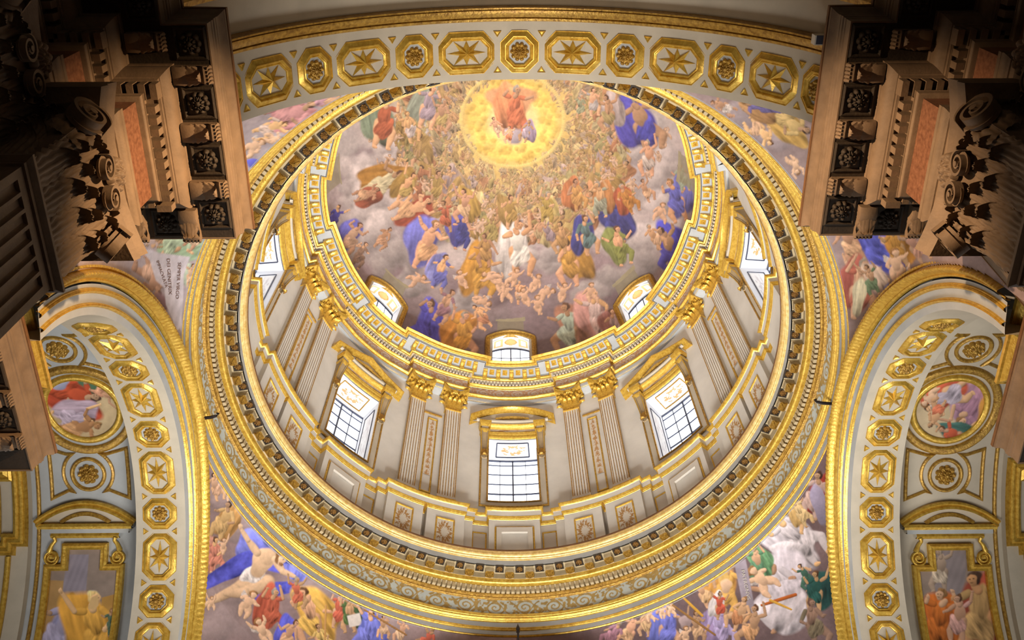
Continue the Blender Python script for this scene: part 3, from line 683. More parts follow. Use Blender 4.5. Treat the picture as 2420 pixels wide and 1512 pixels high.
for az in (0, -45, 45):
    for sg in (-1, 1):
        a = RD(az+sg*8.4); o = sp if i == 0 else dup(sp); i += 1; o.location = at(a, RS, 18.0); o.rotation_euler = (0, 0, -a)
        o['label'] = f'plain gilt-framed plinth panel just {"left" if sg < 0 else "right"} of the niche below the {wn[az]} window'

# ------------------------------------------------------------------ upper entablature
UE = thing('drum_entablature', 'upper gilded entablature at the foot of the dome, breaking forward over the pilasters', 'entablature', (0, 0, 24.4)); SH = (0, 0, 24.4)
up = drum_plan([(0, 14.2, 0), (14.2, 30.8, .17), (30.8, 45, 0)], 6.8)
def ub(name, prof, m): return sweep(up, prof, True).build(name, m, UE, shift=SH)
ub('architrave', [(-.2, 24.40), (.055, 24.40), (.055, 24.445), (.065, 24.46), (.065, 24.62)], GREY)
ub('architrave_bead', [(.055, 24.43)]+roll((.06, 24.432), (.066, 24.462), 4, .5), GOLD)
ub('architrave_moulding', [(.065, 24.615)]+roll((.07, 24.62), (.105, 24.675), 5, .3)+[(.125, 24.69), (.13, 24.72), (.05, 24.725)], GOLD)
p2 = []
for i in range(len(up)):
    a, c = np.array(up[i]), np.array(up[(i+1) % len(up)]); L_ = np.linalg.norm(c-a); k = max(1, int(L_/.02))
    p2 += [tuple(a+(c-a)*t) for t in np.arange(k)/k]
zz = np.linspace(24.72, 25.2, 22); fz = sweep(p2, [(.05, z) for z in zz], True); G = fz.v[0]
s_ = np.repeat(np.cumsum(np.r_[0, np.linalg.norm(np.diff(np.array(p2), axis=0), axis=1)]), 22)
ink, sh = scroll_ink(s_, G[:, 2]-24.72, .46, .48)
c = lin((196, 184, 172))[None]*(1-ink[:, None]*.85)+lin((184, 136, 92))[None]*sh[:, None]*ink[:, None]*.85
fz.build('painted_frieze', PAINT2, UE, col=c, shift=SH)
ub('bed_moulding', [(.05, 25.195)]+roll((.06, 25.2), (.10, 25.26), 5, .3)+[(.12, 25.28), (.12, 25.30), (.09, 25.302)], GOLD)
dt = sweep(up, [(.09, 25.30), (.09, 25.48), (.16, 25.48)], True)
for k in range(8):
    for c_az, hw, d0 in ((0, 13.0, 0), (22.5, 9.1, .17)):
        for az in np.arange(-hw, hw+.01, hw*2/round(hw*2/1.02)):
            t = RD(45*k+c_az+az); rr = RW-d0; e = np.array([cos(t), -sin(t)]); nrm = -np.array([sin(t), cos(t)]); m_ = -nrm*rr
            P = [(*(m_+e*x+nrm*d), z) for x in (-.029, .029) for d in (.08, .155) for z in (25.315, 25.465)]
            dt.add(P, [(0, 1, 3, 2), (4, 6, 7, 5), (2, 3, 7, 6), (0, 2, 6, 4), (1, 5, 7, 3), (0, 4, 5, 1)])
dt.build('dentil_course', STUC, UE, shift=SH)
ub('ovolo_moulding', [(.14, 25.475)]+roll((.15, 25.478), (.20, 25.545), 6, .3)+[(.21, 25.56), (.21, 25.58), (.195, 25.582)], GOLD)
ub('bracket_band', [(.2, 25.575), (.2, 25.69), (.47, 25.69)], GREY)
ub('corona', [(.455, 25.69), (.475, 25.69), (.475, 25.775), (.48, 25.78)], GREY)
ub('crown_moulding', [(.475, 25.775)]+roll((.485, 25.778), (.515, 25.81), 4, .3)+roll((.52, 25.815), (.585, 25.875), 6, .25)+[(.60, 25.88), (.60, 25.905), (-.05, 25.93)], GOLD)
# gilded scroll brackets and rosettes under the cornice
du = bay(RW)
br = MB(); pr2 = [(.20, 25.50), (.24, 25.49), (.27, 25.53), (.25, 25.575), (.30, 25.60), (.40, 25.60), (.44, 25.63), (.44, 25.69), (.2, 25.69)]
G = np.array([[(x, d, z) for d, z in pr2] for x in (-.065, -.04, 0, .04, .065)]); G[1::2, 1:-2, 1] += .012; br.grid(du(G.reshape(-1, 3)).reshape(G.shape)); br.fan(du(G[0])); br.fan(du(G[-1]))
bro = br.build('bracket', GOLD, UE, shift=(0, RW, 24.4))
q = MB().join(leaf(.13, .17, .2, 3, 9, 12)).xform(lambda V: du(np.stack([V[:, 0], .40-V[:, 2]*.9, 25.59-V[:, 1]], 1))); lfo = q.build('leaf', GOLD, bro, True, shift=(0, RW, 24.4))
q = MB().join(rosette(.062, 8, .035)).xform(lambda V: du(np.stack([V[:, 0], V[:, 1]+.335, 25.685-V[:, 2]], 1)))
q.add(du(np.array([(-.07, .25, 25.686), (.07, .25, 25.686), (.07, .42, 25.686), (-.07, .42, 25.686)])), [(0, 1, 2, 3)]); roo = q.build('rosette', GOLD, UE, True, shift=(0, RW, 24.4))
i = 0
for k in range(8):
    for az, d in [(x, 0) for x in (-8.4, -4.2, 0, 4.2, 8.4)]+[(22.5+x, .17) for x in (-10.5, -6.3, -2.1, 2.1, 6.3, 10.5)]:
        for src, off in ((bro, 0), (roo, 2.1)):
            if src is roo and (az == 8.4 or az == 33): continue
            a = RD(45*k+az+off); o = src if (k == 0 and az == -8.4) else src.copy()
            if o is not src: COL.objects.link(o); o.parent = UE
            o.location = ((RW-d)*sin(a), (RW-d)*cos(a), 0); o.rotation_euler = (0, 0, -a)
            if src is bro and o is not src: cc = lfo.copy(); COL.objects.link(cc); cc.parent = o

# ------------------------------------------------------------------ painted dome
R0, ZB, HD = 5.38, 25.6, 7.5
rd = lambda z: R0*np.sqrt(np.clip(1-((np.asarray(z)-ZB)/HD)**2, 0, 1))*(np.asarray(z) >= ZB)+R0*(np.asarray(z) < ZB)
NA, NT = 1040, 430
T = np.linspace(0, pi/2-.002, NT); A = np.linspace(0, 2*pi, NA, endpoint=False)
G = np.stack([np.outer(np.sin(A), R0*np.cos(T)), np.outer(np.cos(A), R0*np.cos(T)), np.broadcast_to(ZB+HD*np.sin(T), (NA, NT))], -1)
DW = [0, RD(-45.6), RD(45.6)]; OW, OZ0 = .56, 25.7
otop = lambda s: 27.77+.24*(1-(s/OW)**2)
keep = np.ones((NA, NT), bool)
for a in DW:
    da = (np.arctan2(G[..., 0], G[..., 1])-a+pi) % (2*pi)-pi; s = da*rd(G[..., 2])
    keep &= ~((np.abs(s) < OW+.02) & (G[..., 2] < otop(np.clip(s, -OW, OW))+.02) & (np.cos(da) > 0))
u, v = gaze(G.reshape(-1, 3)); cx, cy = 1212, 285
r = np.hypot(u-cx, (v-cy)*1.08); th = np.arctan2(v-cy, u-cx)
n1 = vnoise(u, v, 1/70, 11); n2 = vnoise(u, v, 1/22, 12)
def ramp(r, st):
    xs = [a for a, _ in st]; c = np.array([lin(b) for _, b in st]); return np.stack([np.interp(r, xs, c[:, k]) for k in range(3)], -1)
base = ramp(r+22*(n2-.5), [(0, (196, 166, 126)), (52, (202, 172, 120)), (68, (206, 176, 100)), (98, (202, 170, 92)), (112, (186, 156, 96)), (150, (178, 150, 100)), (220, (170, 146, 112)), (285, (168, 152, 138)), (360, (172, 158, 154)), (430, (160, 145, 143)), (520, (132, 116, 116)), (620, (116, 98, 98))])
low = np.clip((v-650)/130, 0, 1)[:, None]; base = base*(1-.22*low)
base *= (.72+.3*n1+.26*n2)[:, None]
C = Canvas(G, np.clip(base*1.42, 0, 1)); R_ = random.Random(21)
for k in range(60):                                     # clouds
    a = R_.uniform(0, 2*pi); d = R_.uniform(300, 520); x, y = cx+d*cos(a), cy+d*sin(a)*.95
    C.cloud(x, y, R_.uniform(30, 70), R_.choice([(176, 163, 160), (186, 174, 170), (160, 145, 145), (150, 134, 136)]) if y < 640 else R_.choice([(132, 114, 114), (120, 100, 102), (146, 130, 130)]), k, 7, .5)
for x, y, q in ((1480, 560, 60), (1420, 650, 70), (940, 640, 70), (880, 560, 60), (1570, 470, 50), (880, 500, 55), (1230, 650, 80), (1120, 690, 60), (1340, 680, 60), (1250, 740, 70), (860, 400, 40), (1560, 380, 45), (1490, 420, 40), (970, 330, 30)):
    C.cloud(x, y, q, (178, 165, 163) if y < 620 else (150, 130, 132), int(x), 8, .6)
for k in range(120):                                    # haze of small heads in the golden ring
    a = R_.uniform(0, 2*pi); d = R_.uniform(64, 112); C.blob(cx+d*cos(a), cy+d*sin(a)*.95, R_.uniform(5, 9), R_.uniform(5, 9), 0, R_.choice([(210, 178, 104), (186, 152, 80), (204, 170, 92)]), .6, alpha=.55)
for x, y, q in ((860, 400, 60), (850, 470, 60), (880, 545, 64), (930, 610, 60), (985, 670, 50), (1560, 400, 60), (1575, 480, 60), (1555, 560, 64), (1505, 620, 60), (1440, 665, 56), (1390, 680, 46), (1000, 320, 46), (960, 280, 40), (930, 350, 44), (1480, 330, 50), (1500, 250, 40), (1100, 700, 50), (1180, 640, 40), (1300, 620, 44), (1250, 600, 40)):
    for k in range(9):
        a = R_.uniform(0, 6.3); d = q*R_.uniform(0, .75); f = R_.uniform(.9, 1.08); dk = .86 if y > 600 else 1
        C.blob(x+d*cos(a), y+d*sin(a)*.8, q*R_.uniform(.28, .55), q*R_.uniform(.24, .45), R_.uniform(-.4, .4), tuple(c*f*dk for c in (194, 180, 176)), .5, 0, R_.uniform(0, 6), alpha=.75, relief=.5)
C.tone = ((190, 172, 160), .1)
crowd = [(168, 134, 84), (150, 118, 66), (176, 150, 96), (160, 140, 84), (138, 130, 88), (152, 96, 70), (176, 120, 84), (140, 120, 110), (170, 156, 120), (126, 110, 90), (150, 130, 140), (188, 168, 120)]
sky_ = (176, 152, 110)
ring_n = [(122, 34, 30, .6), (142, 44, 36, .5), (160, 46, 42, .45), (180, 50, 48, .38), (202, 54, 54, .3), (226, 56, 60, .24), (250, 56, 66, .18), (276, 56, 70, .12)]
for d, n, h, fade in ring_n:
    for k in range(n):
        a = 2*pi*(k+R_.uniform(-.4, .4))/n; x, y = cx+d*cos(a)*1.05+R_.uniform(-8, 8), cy+d*sin(a)*.98+R_.uniform(-8, 8)
        if d > 240 and (y > 590 or abs(x-cx) > 270): continue
        ang = math.degrees(math.atan2(x-cx, -(y-cy))) + 180 if False else R_.gauss(0, 22)+ (0 if y > 300 else 25*(1 if x > cx else -1))
        C.figure(x, y, h*R_.uniform(.85, 1.3), ang, R_.choice(crowd), R_.choice(crowd+[None]*5), (196, 156, 118), (96, 74, 52), R_.randint(0, 9999), .3, fade, sky_)
for k in range(46):
    a = R_.uniform(-.2, pi+.2); d = R_.uniform(230, 330); x, y = cx+d*cos(a)*1.15, cy+d*sin(a)*.85
    C.cherub(x, y, R_.uniform(22, 34), R_.gauss(0, 40), k, (210, 170, 138), .25)
B1, B2, B3 = (74, 72, 160), (62, 66, 130), (104, 106, 176)
# larger figures on the clouds: (x, y, height, lean, robe, cloak, bareness)
C.blob(1208, 236, 58, 36, 0, (206, 146, 108), .2, 0, alpha=.9, relief=.2); C.blob(1216, 316, 24, 24, 0, (178, 162, 168), .3)
for k in range(150): a = 2*pi*k/150; C.blob(cx+121*cos(a), cy-2+112*sin(a), 5, 4, a, (222, 194, 120), .6, alpha=.6)
BIG = [(1215, 258, 120, 4, (188, 106, 72), (198, 128, 86), .1), (1172, 300, 52, -20, (206, 170, 140), None, .9), (1246, 310, 56, 15, (168, 150, 160), (150, 130, 150), .7), (1205, 318, 44, 0, (196, 120, 84), None, .9),
    (905, 285, 135, 12, (172, 92, 62), (120, 134, 112), .05), (1010, 250, 110, 14, (158, 140, 150), (140, 146, 130), .1), (965, 300, 80, -10, (186, 170, 164), None, .4), (1042, 270, 80, 10, (176, 150, 96), None, .3),
    (1515, 290, 150, -14, (72, 74, 168), (74, 70, 160), .8), (1440, 265, 90, -10, (160, 140, 96), (170, 154, 150), .4), (1400, 240, 70, 0, (170, 160, 156), None, .5), (1535, 372, 90, -6, (186, 170, 160), None, .8), (1370, 250, 60, 5, (150, 150, 120), None, .3),
    (905, 430, 120, 62, (200, 186, 150), (168, 120, 52), .2), (868, 460, 70, 70, (204, 160, 124), (150, 80, 58), .8), (960, 440, 80, 30, (178, 150, 90), (150, 118, 60), .3), (975, 495, 110, 68, (206, 160, 120), (150, 72, 52), .95), (905, 560, 64, 40, (196, 150, 118), None, .9),
    (1222, 585, 140, 0, (222, 214, 204), (206, 196, 190), .75), (1008, 575, 130, 22, (208, 160, 118), (108, 110, 186), .95), (1090, 545, 92, 14, B2, (84, 80, 150), .1), (1055, 510, 80, -10, (172, 96, 70), None, .2), (1135, 640, 128, 6, (196, 146, 66), (186, 134, 56), .1), (1150, 590, 84, -6, (170, 130, 80), None, .2), (1040, 640, 90, 20, B3, (130, 132, 190), .2),
    (1350, 618, 120, -12, (184, 138, 68), (178, 132, 60), .6), (1385, 555, 100, -8, (92, 116, 116), B2, .2), (1450, 520, 120, -24, B2, B2, .05), (1462, 580, 100, -10, (132, 136, 72), (120, 126, 70), .2), (1420, 470, 90, -10, (150, 150, 130), (176, 120, 72), .2), (1480, 470, 80, -25, (184, 126, 64), (160, 84, 56), .2), (1330, 560, 80, -8, (166, 128, 82), None, .4), (1525, 450, 60, -20, (206, 164, 130), None, .9),
    (1275, 545, 60, 5, (170, 146, 110), None, .6), (1100, 485, 84, -4, (206, 168, 130), (170, 136, 70), .8), (1290, 490, 80, 6, (170, 142, 76), None, .2), (1205, 500, 84, 0, (170, 136, 78), (150, 120, 70), .3), (1360, 460, 80, -4, (188, 140, 84), (176, 110, 70), .2), (1030, 440, 80, 8, (160, 132, 78), None, .3),
    (1585, 585, 120, -28, B1, (70, 70, 172), .3), (1600, 470, 110, -20, (96, 98, 176), B3, .1), (1610, 420, 70, -10, (150, 160, 140), None, .1), (1545, 560, 70, -30, (206, 166, 132), None, .9), (792, 515, 70, 22, B1, None, .1), (830, 560, 90, 34, (198, 160, 132), (96, 96, 176), .7), (850, 600, 70, 30, (140, 110, 92), None, .3),
    (1012, 765, 124, 12, (78, 74, 172), (80, 78, 176), .1), (1090, 790, 118, 8, (206, 150, 66), (190, 128, 54), .35), (1050, 720, 90, 30, (150, 110, 120), None, .3), (1345, 775, 130, -6, (168, 178, 158), (150, 104, 82), .1), (1410, 745, 130, -14, (208, 180, 172), (190, 140, 130), .15), (1455, 770, 90, -20, (178, 150, 146), (150, 100, 92), .3), (1140, 745, 70, -40, (186, 128, 96), None, .7), (1225, 690, 60, 0, (206, 170, 140), None, .9)]
for i, (x, y, h, an, rb_, ck, ba) in enumerate(BIG): C.figure(x, y, h, an, rb_, ck, (212, 166, 128), (92, 62, 44), 100+i, ba)
for i, (x, y) in enumerate(((1195, 690), (1240, 702), (1265, 668), (1290, 690), (1180, 668), (1330, 690), (1140, 712), (1160, 655), (1090, 660), (1215, 655), (985, 660), (1560, 500), (1395, 690), (1270, 720))): C.cherub(x, y, 48, R_.gauss(0, 50), 300+i, (216, 172, 140))
C.c = np.clip(C.c*(.86+.3*vnoise(C.u, C.v, 1/6, 55, 3))[:, None], 0, 1)
# painted balustrade line behind the windows
zz = G[..., 2].reshape(-1); yy = (zz < 28.75+.06*np.sin(np.arctan2(G[..., 0], G[..., 1]).reshape(-1)*9)) & (zz > 28.63); f = np.cos(np.arctan2(G[..., 0], G[..., 1]).reshape(-1)*8) > .72
C.c[yy & f] = lin((168, 156, 128)); yy = (zz <= 28.63) & f & (np.cos(np.arctan2(G[..., 0], G[..., 1]).reshape(-1)*8) > .80); C.c[yy] = C.c[yy]*.3+.7*lin((150, 140, 112))
PDm = thing('painted_dome', 'huge painted dome with robed figures on clouds around a golden glow', 'dome', (0, 0, ZB))
MB().grid(G, True, False, keep).build('fresco', PAINT, PDm, True, C.c, (0, 0, ZB))
ring([(R0, ZB), (R0, 24.6), (RW, 24.6)], 200).build('dome_foot', STUC, PDm, shift=(0, 0, ZB))
# ---- dome windows
def domef(V): V = np.asarray(V, float); a = V[:, 0]/(rd(V[:, 2])); r = rd(V[:, 2])-V[:, 1]; return np.stack([r*np.sin(a), r*np.cos(a), V[:, 2]], 1)
def make_dome_window():
    w = thing('window_9', 'small arched window at the foot of the dome above the middle drum window', 'window', (0, R0, 26), 0, None, 'structure'); sh = (0, R0, 26)
    fr = [(-.70, 25.7), (-.70, 27.75)]+[(x, 27.78+.30*(1-(x/.70)**2)) for x in np.linspace(-.69, .69, 15)]+[(.70, 27.75), (.70, 25.7)]
    fr2 = []
    for q in range(len(fr)-1): fr2 += [tuple(np.array(fr[q])*(1-t)+np.array(fr[q+1])*t) for t in np.linspace(0, 1, 5, endpoint=False)]
    g = lambda V: domef(np.stack([V[:, 0], V[:, 2], V[:, 1]], 1))
    frame_strip(fr2+[fr[-1]], [(-.075, -.05), (-.07, .05), (-.02, .07), (.03, .05), (.06, .09), (.09, .04), (.09, -.05)], False, g).build('gilded_frame', GOLD2, w, shift=sh)
    zs = np.linspace(25.7, 1, 2); mbd = MB()
    xs = np.linspace(-OW, OW, 13); P = np.array([[(x, .02, otop(x)-0), (x*1.13, .02, 27.72+.36*(1-(x/OW)**2))] for x in xs]); mbd.grid(domef(P.reshape(-1, 3)).reshape(P.shape))
    for sg in (-1, 1): P = np.array([[(sg*OW, .02, z), (sg*.64, .02, z)] for z in np.linspace(25.7, 27.8, 8)]); mbd.grid(domef(P.reshape(-1, 3)).reshape(P.shape))
    mbd.build('surround', STUC, w, shift=sh)
    RG = 5.56; rv = MB(); gt = lambda x: 27.62+.2*(1-(x/OW)**2)
    cy_ = lambda s, r, z: (r*np.sin(s/5.2), r*np.cos(s/5.2), z)
    rv.grid(np.array([[cy_(x, rd(otop(x))-.02, otop(x)), cy_(x*.97, RG, otop(x)+.02)] for x in xs]))
    for sg in (-1, 1): rv.grid(np.array([[cy_(sg*OW, rd(z)-.02, z), cy_(sg*OW*.97, RG, z)] for z in np.linspace(25.7, 28, 9)]))
    rv.build('reveal', WHITE, w, shift=sh)
    n, m = 60, 16; U, V = np.meshgrid(np.linspace(-1, 1, n), np.linspace(0, 1, m), indexing='ij')
    P = np.array([[cy_(a*OW*.94, (rd(otop(a*OW))+.05)*(1-b_)+(RG-.06)*b_, otop(a*OW)-.004+.02*b_) for b_ in np.linspace(0, 1, m)] for a in np.linspace(-1, 1, n)])
    ra = np.hypot(U*1.5*1.15, (V-.5)*2*.98); cc = np.where((ra < .62)[..., None], lin((226, 172, 110)), lin((238, 234, 226))); cc = np.where(((ra > .5) & (ra < .56))[..., None], lin((200, 140, 80)), cc)
    fx = (np.abs(U) > .44) & (np.abs(U) < .96) & ~((np.abs(U) > .56) & (np.abs(U) < .86) & (np.abs(V-.5) < .26)) & (np.abs(V-.5) < .42); cc = np.where(fx[..., None], lin((230, 184, 128)), cc)
    MB().grid(P).build('painted_panel', PAINT2, w, col=cc.reshape(-1, 3), shift=sh)
    gl = MB(); P = np.array([[cy_(x, RG+.02, 25.6), cy_(x, RG+.02, 28.1)] for x in xs]); gl.grid(P).build('glass', LITGLASS, w, shift=sh)
    bars = MB()
    for k, x in enumerate(np.linspace(-OW*.96, OW*.96, 5)): bars.tube([cy_(x, RG, 25.6), cy_(x, RG, otop(x*.99)+.02)], .02 if k % 2 == 0 else .012, 5)
    for z, t in ((26.5, .012), (26.95, .02), (27.4, .012)): bars.tube([cy_(x, RG, z) for x in xs], t, 5)
    bars.tube([cy_(x*.97, RG, otop(x)-.0) for x in xs], .022, 5); bars.build('glazing_bars', LEAD, w, shift=sh)
    return w
dw = make_dome_window()
for i, (a, t) in enumerate(((DW[1], 'small arched window at the foot of the dome, on its left side'), (DW[2], 'small arched window at the foot of the dome, on its right side'))):
    o = dup(dw, at(a, R0, 26), -a, t); o.name = 'window_%d' % (10+i)

# ------------------------------------------------------------------ arches
EX, IN = (4.15, 4.25, 1.8), (3.5, 3.38, 1.9); ZS = 11.3
def curve(k=0., off=0., n=81, lo=-pi/2, hi=pi/2):
    """k 0 = inner arch line, 1 = outer edge of the archivolt"""
    a, b, p = (np.array(IN)*(1-k)+np.array(EX)*k); t = np.linspace(lo, hi, n)
    return np.stack([(a+off)*np.sign(np.sin(t))*np.abs(np.sin(t))**(2/p), ZS+(b+off)*np.abs(np.cos(t))**(2/p)], 1)
def arclen(off=0.):
    c = curve(0, off, 4001); s = np.r_[0, np.cumsum(np.linalg.norm(np.diff(c, axis=0), axis=1))]; return c, s-s[2000]
_AC = {}
def onarc(s, off=0.):
    if off not in _AC: _AC[off] = arclen(off)
    c, S_ = _AC[off]; p = np.stack([np.interp(s, S_, c[:, 0]), np.interp(s, S_, c[:, 1])], -1)
    q = np.stack([np.interp(np.asarray(s)+.01, S_, c[:, 0]), np.interp(np.asarray(s)+.01, S_, c[:, 1])], -1)-np.stack([np.interp(np.asarray(s)-.01, S_, c[:, 0]), np.interp(np.asarray(s)-.01, S_, c[:, 1])], -1)
    t = q/np.linalg.norm(q, axis=-1, keepdims=True); return p, t
def arch_band(prof, side, n=97, reed=0.):
    """prof = list of (k, off, depth); side: function (along arch coordinate, depth, z) -> xyz"""
    G = []
    for k, off, d in prof:
        c = curve(k, off, n); G.append(np.stack([c[:, 0], np.full(n, d)-(reed*np.abs(np.sin(np.arange(n)*pi/4))**8 if .12 < d else 0), c[:, 1]], 1))
    G = np.stack(G, 1); return MB().grid(side(G.reshape(-1, 3)).reshape(G.shape))
sideL = lambda V: np.stack([-5.4+V[:, 1], V[:, 0], V[:, 2]], 1)
sideR = lambda V: np.stack([5.4+.045-V[:, 1], V[:, 0], V[:, 2]], 1)
sideF = lambda V: np.stack([V[:, 0], 5.4-V[:, 1], V[:, 2]], 1)
sideN = lambda V: np.stack([V[:, 0]+.02, -5.64+V[:, 1], V[:, 2]], 1)
tri_m = MB().add([(-.055, 0, 0), (.055, 0, 0), (0, .085, 0), (-.05, .003, .022), (.05, .003, .022), (0, .075, .022), (-.022, .018, .01), (.022, .018, .01), (0, .05, .01)],
    None, [(0, 1, 4), (0, 4, 3), (1, 2, 5), (1, 5, 4), (2, 0, 3), (2, 3, 5), (3, 4, 7), (3, 7, 6), (4, 5, 8), (4, 8, 7), (5, 3, 6), (5, 6, 8), (6, 7, 8)])
def octa(a, b, c): return [(-a+c, -b), (a-c, -b), (a, -b+c), (a, b-c), (a-c, b), (-a+c, b), (-a, b-c), (-a, -b+c)]
FP = [(.05, 0), (.047, .026), (.036, .034), (.026, .026), (.018, .03), (.006, .056), (-.004, .056), (-.012, .044), (-.06, .012), (-.062, .02), (-.068, .02), (-.07, -.004)]
def make_star():
    c = thing('star_coffer', 'x', 'coffer')
    frame_strip(octa(.325, .205, .125), FP, True).build('octagonal_frame', GOLD, c)
    MB().fan([(x, y, .004) for x, y in octa(.29, .17, .11)]).build('coffer_field', STUC, c)
    V = [(0, 0, .075)]
    for k in range(16):
        a = k*pi/8
        if k % 2: V.append((.105*cos(a), .078*sin(a), .006))
        elif k % 4 == 0: V.append((.262*cos(a), .158*sin(a), .012))
        else: V.append((.172*np.sign(cos(a)), .152*np.sign(sin(a)), .012))
    T = [(0, 1+k, 1+(k+1) % 16) for k in range(16)]; MB().add(V, None, T).build('star', GOLD, c)
    return c
def make_rosette_coffer():
    c = thing('rosette_coffer', 'x', 'coffer')
    frame_strip(octa(.185, .205, .11), FP, True).build('octagonal_frame', GOLD, c)
    MB().fan([(x, y, .003) for x, y in octa(.15, .17, .09)]).build('coffer_field', DSTONE if False else GREY, c)
    rosette(.128, 10, .06).build('rosette', GOLD2, c, True); return c
STAR, ROS = make_star(), make_rosette_coffer(); used = {}
TRI = tri_m.build('triangular_inset', GOLD); TRI_used = [False]
def basis_m(T, A, N, p): return Matrix(((T[0], A[0], N[0], p[0]), (T[1], A[1], N[1], p[1]), (T[2], A[2], N[2], p[2]), (0, 0, 0, 1)))
ORD = ['first', 'second', 'third', 'fourth', 'fifth', 'sixth', 'seventh', 'eighth']
def coffers(arch, which, s0, step, ks, name, start):
    ns = nr = 0
    for k in ks:
        s = s0+k*step; (y, z), (ty, tz) = onarc(s)
        if which == 'N': T, A, N, p = (ty, 0, tz), (0, -1, 0), (tz, 0, -ty), (y+.02, -6.005, z)
        elif which == 'L': T, A, N, p = (0, ty, tz), (1, 0, 0), (0, tz, -ty), (-5.81, y, z)
        else: T, A, N, p = (0, ty, tz), (1, 0, 0), (0, tz, -ty), (5.86, y, z)
        N = np.cross(T, A); star = k % 2 != 0; src = STAR if star else ROS
        if star: ns += 1; lb = f'gilded octagonal star coffer under the {name} arch, {ORD[ns-1]} star counting {start}'
        else: nr += 1; lb = f'gilded octagonal rosette coffer under the {name} arch, {ORD[nr-1]} rosette counting {start}'
        if src in used: o = dup(src)
        else: o = src; used[src] = 1
        o['label'] = lb; o['group'] = f'coffers of the {name} arch'; o.matrix_world = basis_m(T, A, N, p)
        s2 = s+step/2+(.06 if star else -.06)*1.0; (y, z), (ty, tz) = onarc(s2)
        for sg in (-1, 1):
            if which == 'N': T, A, p = (ty, 0, tz), (0, -1, 0), np.array((y+.02, -6.005, z))
            elif which == 'L': T, A, p = (0, ty, tz), (1, 0, 0), np.array((-5.81, y, z))
            else: T, A, p = (0, ty, tz), (1, 0, 0), np.array((5.86, y, z))
            N = np.cross(T, A); a = np.array(A)*sg; t_ = np.array(T)*sg
            if TRI_used[0]: o = TRI.copy(); COL.objects.link(o)
            else: o = TRI; TRI_used[0] = True
            o.parent = arch; o.matrix_world = basis_m(t_, a, N, p-a*.27)
def make_arch(name, label, side, which):
    a = thing(name, label, 'arch', (0, 0, 0))
    arch_band([(0, 0, 0), (0, 0, -.8)], side).build('soffit', STUC, a)
    if which != 'N':
        arch_band([(0, -.0, 0), (.15, 0, .02), (.42, 0, .04), (.62, 0, .06)], side).build('fascia', GREY, a)
        bead = lambda k0, k1, d: [(k0, 0, d)]+[(k0+(k1-k0)*t, 0, d+.05*sin(pi*t)**.6+.015*(1-abs(2*t-1))*(1 if j % 2 else 0)) for j, t in enumerate(np.linspace(.08, .92, 9))]+[(k1, 0, d)]
        arch_band(bead(.15, .255, .01), side).build('inner_bead', GOLDP if which == 'x' else GOLD, a)
        arch_band(bead(.42, .56, .03), side).build('outer_bead', GOLD, a)
        arch_band([(.66, 0, .03), (.665, 0, .08), (.70, 0, .10), (.72, 0, .09)]+[(.73+.2*t, 0, .1+.11*sin(pi*t)) for t in np.linspace(0, 1, 11)]+[(.935, 0, .12), (.95, 0, .15), (1., 0, .15), (1., .0, .0), (1, 0, -.3)], side, 641, .012).build('torus_moulding', GOLD, a)
        arch_band([(0, 0, -.8), (0, .06, -.8), (0, .9, -.82), (0, 1.2, -.9)], side).build('rear_face', GREY, a)
    else:
        arch_band([(0, 0, 0), (0, .9, 0)], side).build('fascia', PALE, a)
        arch_band([(0, 0, -.735), (0, .02, -.745), (0, -.02, -.76), (0, -.03, -.79), (0, .0, -.80), (0, -.03, -.81), (0, -.05, -.84), (0, -.07, -.87), (0, -.07, -.90), (0, -.04, -.905), (0, -.075, -.915), (0, -.075, -.935), (0, .1, -.94)], side).build('edge_moulding', GOLD2, a)
        arch_band([(0, .1, -.93), (0, .1, -1.36)], side).build('vault_band', STUC, a)
        arch_band([(0, .1, -1.35), (0, -.03, -1.36), (0, -.05, -1.42), (0, -.02, -1.47), (0, -.06, -1.52), (0, -.06, -1.62), (0, .12, -1.64)], side).build('rear_moulding', GOLD2, a)
    return a
AN = make_arch('entrance_arch', 'wide pale arch across the top of the view, its underside set with gilded coffers', sideN, 'N')
AL = make_arch('side_arch', 'pale arch on the left with gilded edge mouldings and a coffered underside', sideL, 'L')
AR = make_arch('side_arch', 'pale arch on the right with gilded edge mouldings and a coffered underside', sideR, 'R')
AF = make_arch('far_arch', 'pale arch opposite the entrance, its top just below the frame', sideF, 'F')
coffers(AN, 'N', 0.0, .705, range(-6, 7), 'entrance', 'from its left end')
coffers(AL, 'L', -.07, .697, range(-4, 6), 'left side', 'down from the crown')
coffers(AR, 'R', .0, .697, range(-4, 6), 'right side', 'down from the crown')

# ------------------------------------------------------------------ pendentives
def prho(z): t = np.clip((16.1-np.asarray(z, float))/4.5, 0, 1.3); return 5.70-.2*np.minimum(1, 3*t), 2+3*t**.8
def nsc(z): return 1+.05*np.clip((16.1-np.asarray(z, float))/1.5, 0, 1)
def pend_r(a, z): rh, n = prho(z); return rh/((np.abs(np.sin(a))**n+np.abs(np.cos(a))**n)**(1/n))
def inside(y, z, E_, k): return (np.abs(y)/(E_[0]*k))**E_[2]+(np.maximum(z-ZS, 0)/(E_[1]*k))**E_[2] < 1
def hit_pend(px, py, off=.02):
    d = sight(px, py); t = np.arange(8, 26, .004); P = EYE+t[:, None]*d; rh, n = prho(P[:, 2])
    Y = np.where(P[:, 1] < 0, P[:, 1]/nsc(P[:, 2]), P[:, 1]); g = (np.abs(P[:, 0])**n+np.abs(Y)**n)**(1/n)-rh
    k = np.nonzero((g[:-1] < 0) & (g[1:] >= 0) & (P[1:, 2] > 10.3))[0]; return P[k[-1]]-d*off if len(k) else P[-1]
